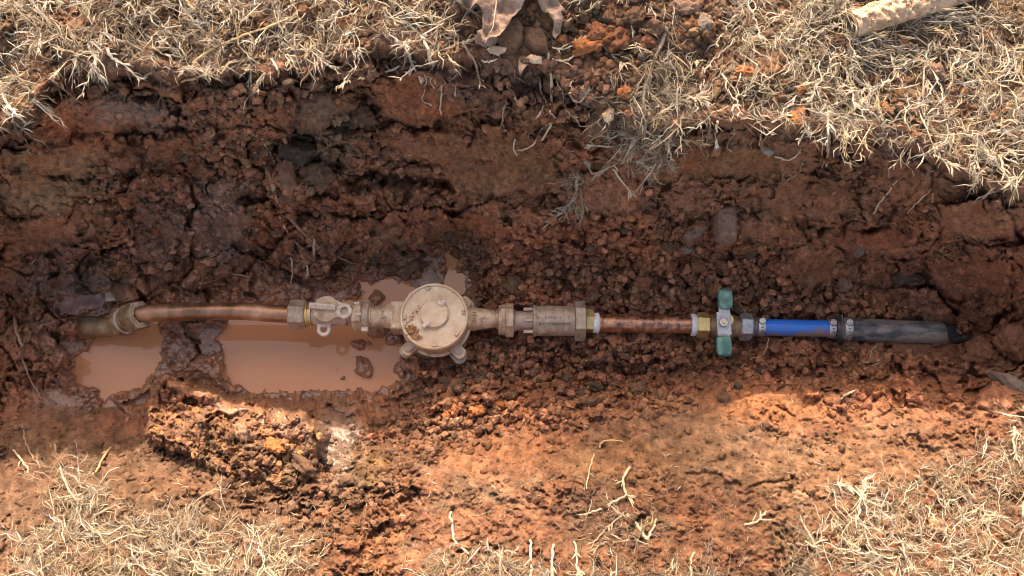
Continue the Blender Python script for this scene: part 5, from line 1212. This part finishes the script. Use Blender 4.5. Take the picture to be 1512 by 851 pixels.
# blue pipe and its clamps
def clamp(parent, A, D, t, r, wd=.010, name="hose_clamp"):
    m_ = MB(); lathe(m_, A, D, [(t, r), (t, r + .0009), (t + .0008, r + .0013), (t + wd - .0008, r + .0013), (t + wd, r + .0009), (t + wd, r)], 36, caps=False)
    o = m_.build(name, M['steel'], parent)
    c_ = A + D * (t + wd / 2) + Vector((0, .006, r + .0030)) 
    m2 = MB(); lathe(m2, c_ + Vector((0, 0, -.003)), (0, 0, 1), [(0, .0052), (.004, .0052), (.005, .0042)], 20); box(m2, c_ + Vector((0, 0, .0022)), .0012, .008, .0012, rz=.4)
    s = m2.build("clamp_screw", M['steel'], o, bevel=.0003)
    m3 = MB()
    for k in range(3): box(m3, A + D * (t + wd / 2) + Vector((0, -.003 - .0045 * k, math.sqrt(max(0, (r + .0014) ** 2 - (.003 + .0045 * k) ** 2)))), .0028, .0016, .0010)
    m3.build("slot", M['iron'], o)
    return o
e_ = empty("blue_pipe", V(1170, 484, 0), "short bright blue plastic water pipe with steel clamps", "pipe")
A = V(1106, 483, 0); Bq = V(1238, 486, 0); D = (Bq - A).normalized()
m_ = MB(); lathe(m_, A, D, [(0, .0124), ((Bq - A).length, .0124)], 40); m_.build("tube_wall", M['blue'], e_)
m_ = MB(); lathe(m_, A, D, [(.003, .0128), (.0035, .0145), (.0105, .0145), (.011, .0128)], 36); m_.build("dark_collar", M['iron'], e_)
m_ = MB(); lathe(m_, A, D, [(.124, .0128), (.1245, .0150), (.130, .0150), (.1305, .0128)], 36); m_.build("dark_collar", M['iron'], e_)
for i, t in enumerate((.0110, .1135)): clamp(e_, A, D, t, .0127)
m_ = MB(); bq = A + D * .1315
box(m_, bq + Vector((0, 0, .0)), .0018, .036, .034); box(m_, bq + Vector((.004, -.0172, 0)), .008, .0016, .03); m_.build("bracket", M['iron'], e_, bevel=.0003)
# black sleeve pipe
e_ = empty("black_pipe", V(1320, 489, 0), "mud streaked black pipe with a torn end going into the soil on the right", "pipe")
A2 = V(1239, 486, 0); Ds = (V(1270, 487.3, 0) - A2).normalized()
m_ = MB(); path = smoothpath([V(1239, 486, 0), V(1290, 488, .0), V(1330, 490, -.001), V(1375, 491.5, -.002), V(1397, 493, -.004)], 6); n_ = len(path)
nseg = 40; tube(m_, path, [.0158 + .0010 * min(1, i / 6) for i in range(n_)], nseg, caps=False)
# torn slanting end: pull the last rings to an oblique edge
vv = m_.v
for i in range(n_ - 6, n_):
    for k in range(nseg):
        v = Vector(vv[i * nseg + k]); w_ = (i - (n_ - 7)) / 6
        rel = (v - path[i]); v.x += -w_ * w_ * (.011 * max(0, rel.y / .017) + .010 * max(0, -rel.y / .017) * 0) + random.uniform(-.0006, .0006) * w_; v.z -= .0045 * w_ * w_ * max(0, rel.z / .017)
        vv[i * nseg + k] = tuple(v)
o = m_.build("outer_sleeve", M['sleeve'], e_); s_ = o.modifiers.new("wall", 'SOLIDIFY'); s_.thickness = .0022
m_ = MB(); tube(m_, smoothpath([V(1350, 491, -.001), V(1385, 492, -.002), V(1412, 493, -.003), V(1450, 495, -.010)], 5), [.0142 + .0007 * math.sin(i * 2.1) for i in range(16)], 24); m_.build("inner_pipe", M['black'], e_)
clamp(e_, A2, Ds, .0035, .0166, .0115)
m_ = MB(); lathe(m_, A2, Ds, [(-.002, .0125), (-.0015, .0162), (.0025, .0164), (.003, .0158)], 36); m_.build("end_collar", M['iron'], e_)

# ------------------------------------------------------------------ bare tree beyond the trench: its trunk shades the middle
hd = Vector((math.sin(SUN_AZ), math.cos(SUN_AZ), 0)); dist = 15.0
def tp(gx, gy, gzv, dd):   # point on the tree that throws its shadow on (gx, gy, gzv)
    return Vector((gx, gy, gzv)) + hd * dd + Vector((0, 0, dd * math.tan(SUN_EL)))
t1 = tp(.09, .22, .30, dist); dd2 = dist + .52
tl = tp(.105, -.29, .18, dd2); tr = tp(.235, -.27, .17, dd2)
base = Vector((t1.x + .3, t1.y, .28))
e_ = empty("bare_tree", base, "bare winter tree standing beyond the trench", "tree")
m_ = MB(); pth = [base, base.lerp(t1, .35) + Vector((.05, 0, 0)), base.lerp(t1, .7), t1]
tube(m_, smoothpath(pth, 5), [.36 - .0155 * i for i in range(16)], 20); m_.build("trunk", M['bark'], e_)
q = t1 - (t1 - base).normalized() * .15
for k, (a, r0) in enumerate(((tl, .062), (tr, .085))):
    m_ = MB(); d3 = (a - q)
    tube(m_, smoothpath([q, q.lerp(a, .5), a, a + d3 * 1.2, a + d3 * 3 + Vector((.3 * (k * 2 - 1), 0, 0)), a + d3 * 6 + Vector((.9 * (k * 2 - 1), 0, 0))], 4), [r0 * (1 - .03 * i) for i in range(21)], 10); m_.build("limb", M['bark'], e_)
for k in range(6):
    a = k * 1.1 + .4; m_ = MB(); q = base.lerp(t1, .45 + .06 * k); o3 = Vector((math.cos(a), abs(math.sin(a)) + .2, 0))
    tube(m_, smoothpath([q, q + o3 * .7 + Vector((0, 0, .5)), q + o3 * 1.6 + Vector((0, 0, 1.6)), q + o3 * 2.2 + Vector((0, 0, 2.8))], 4), [.09 - .006 * i for i in range(13)], 8); m_.build("limb", M['bark'], e_)
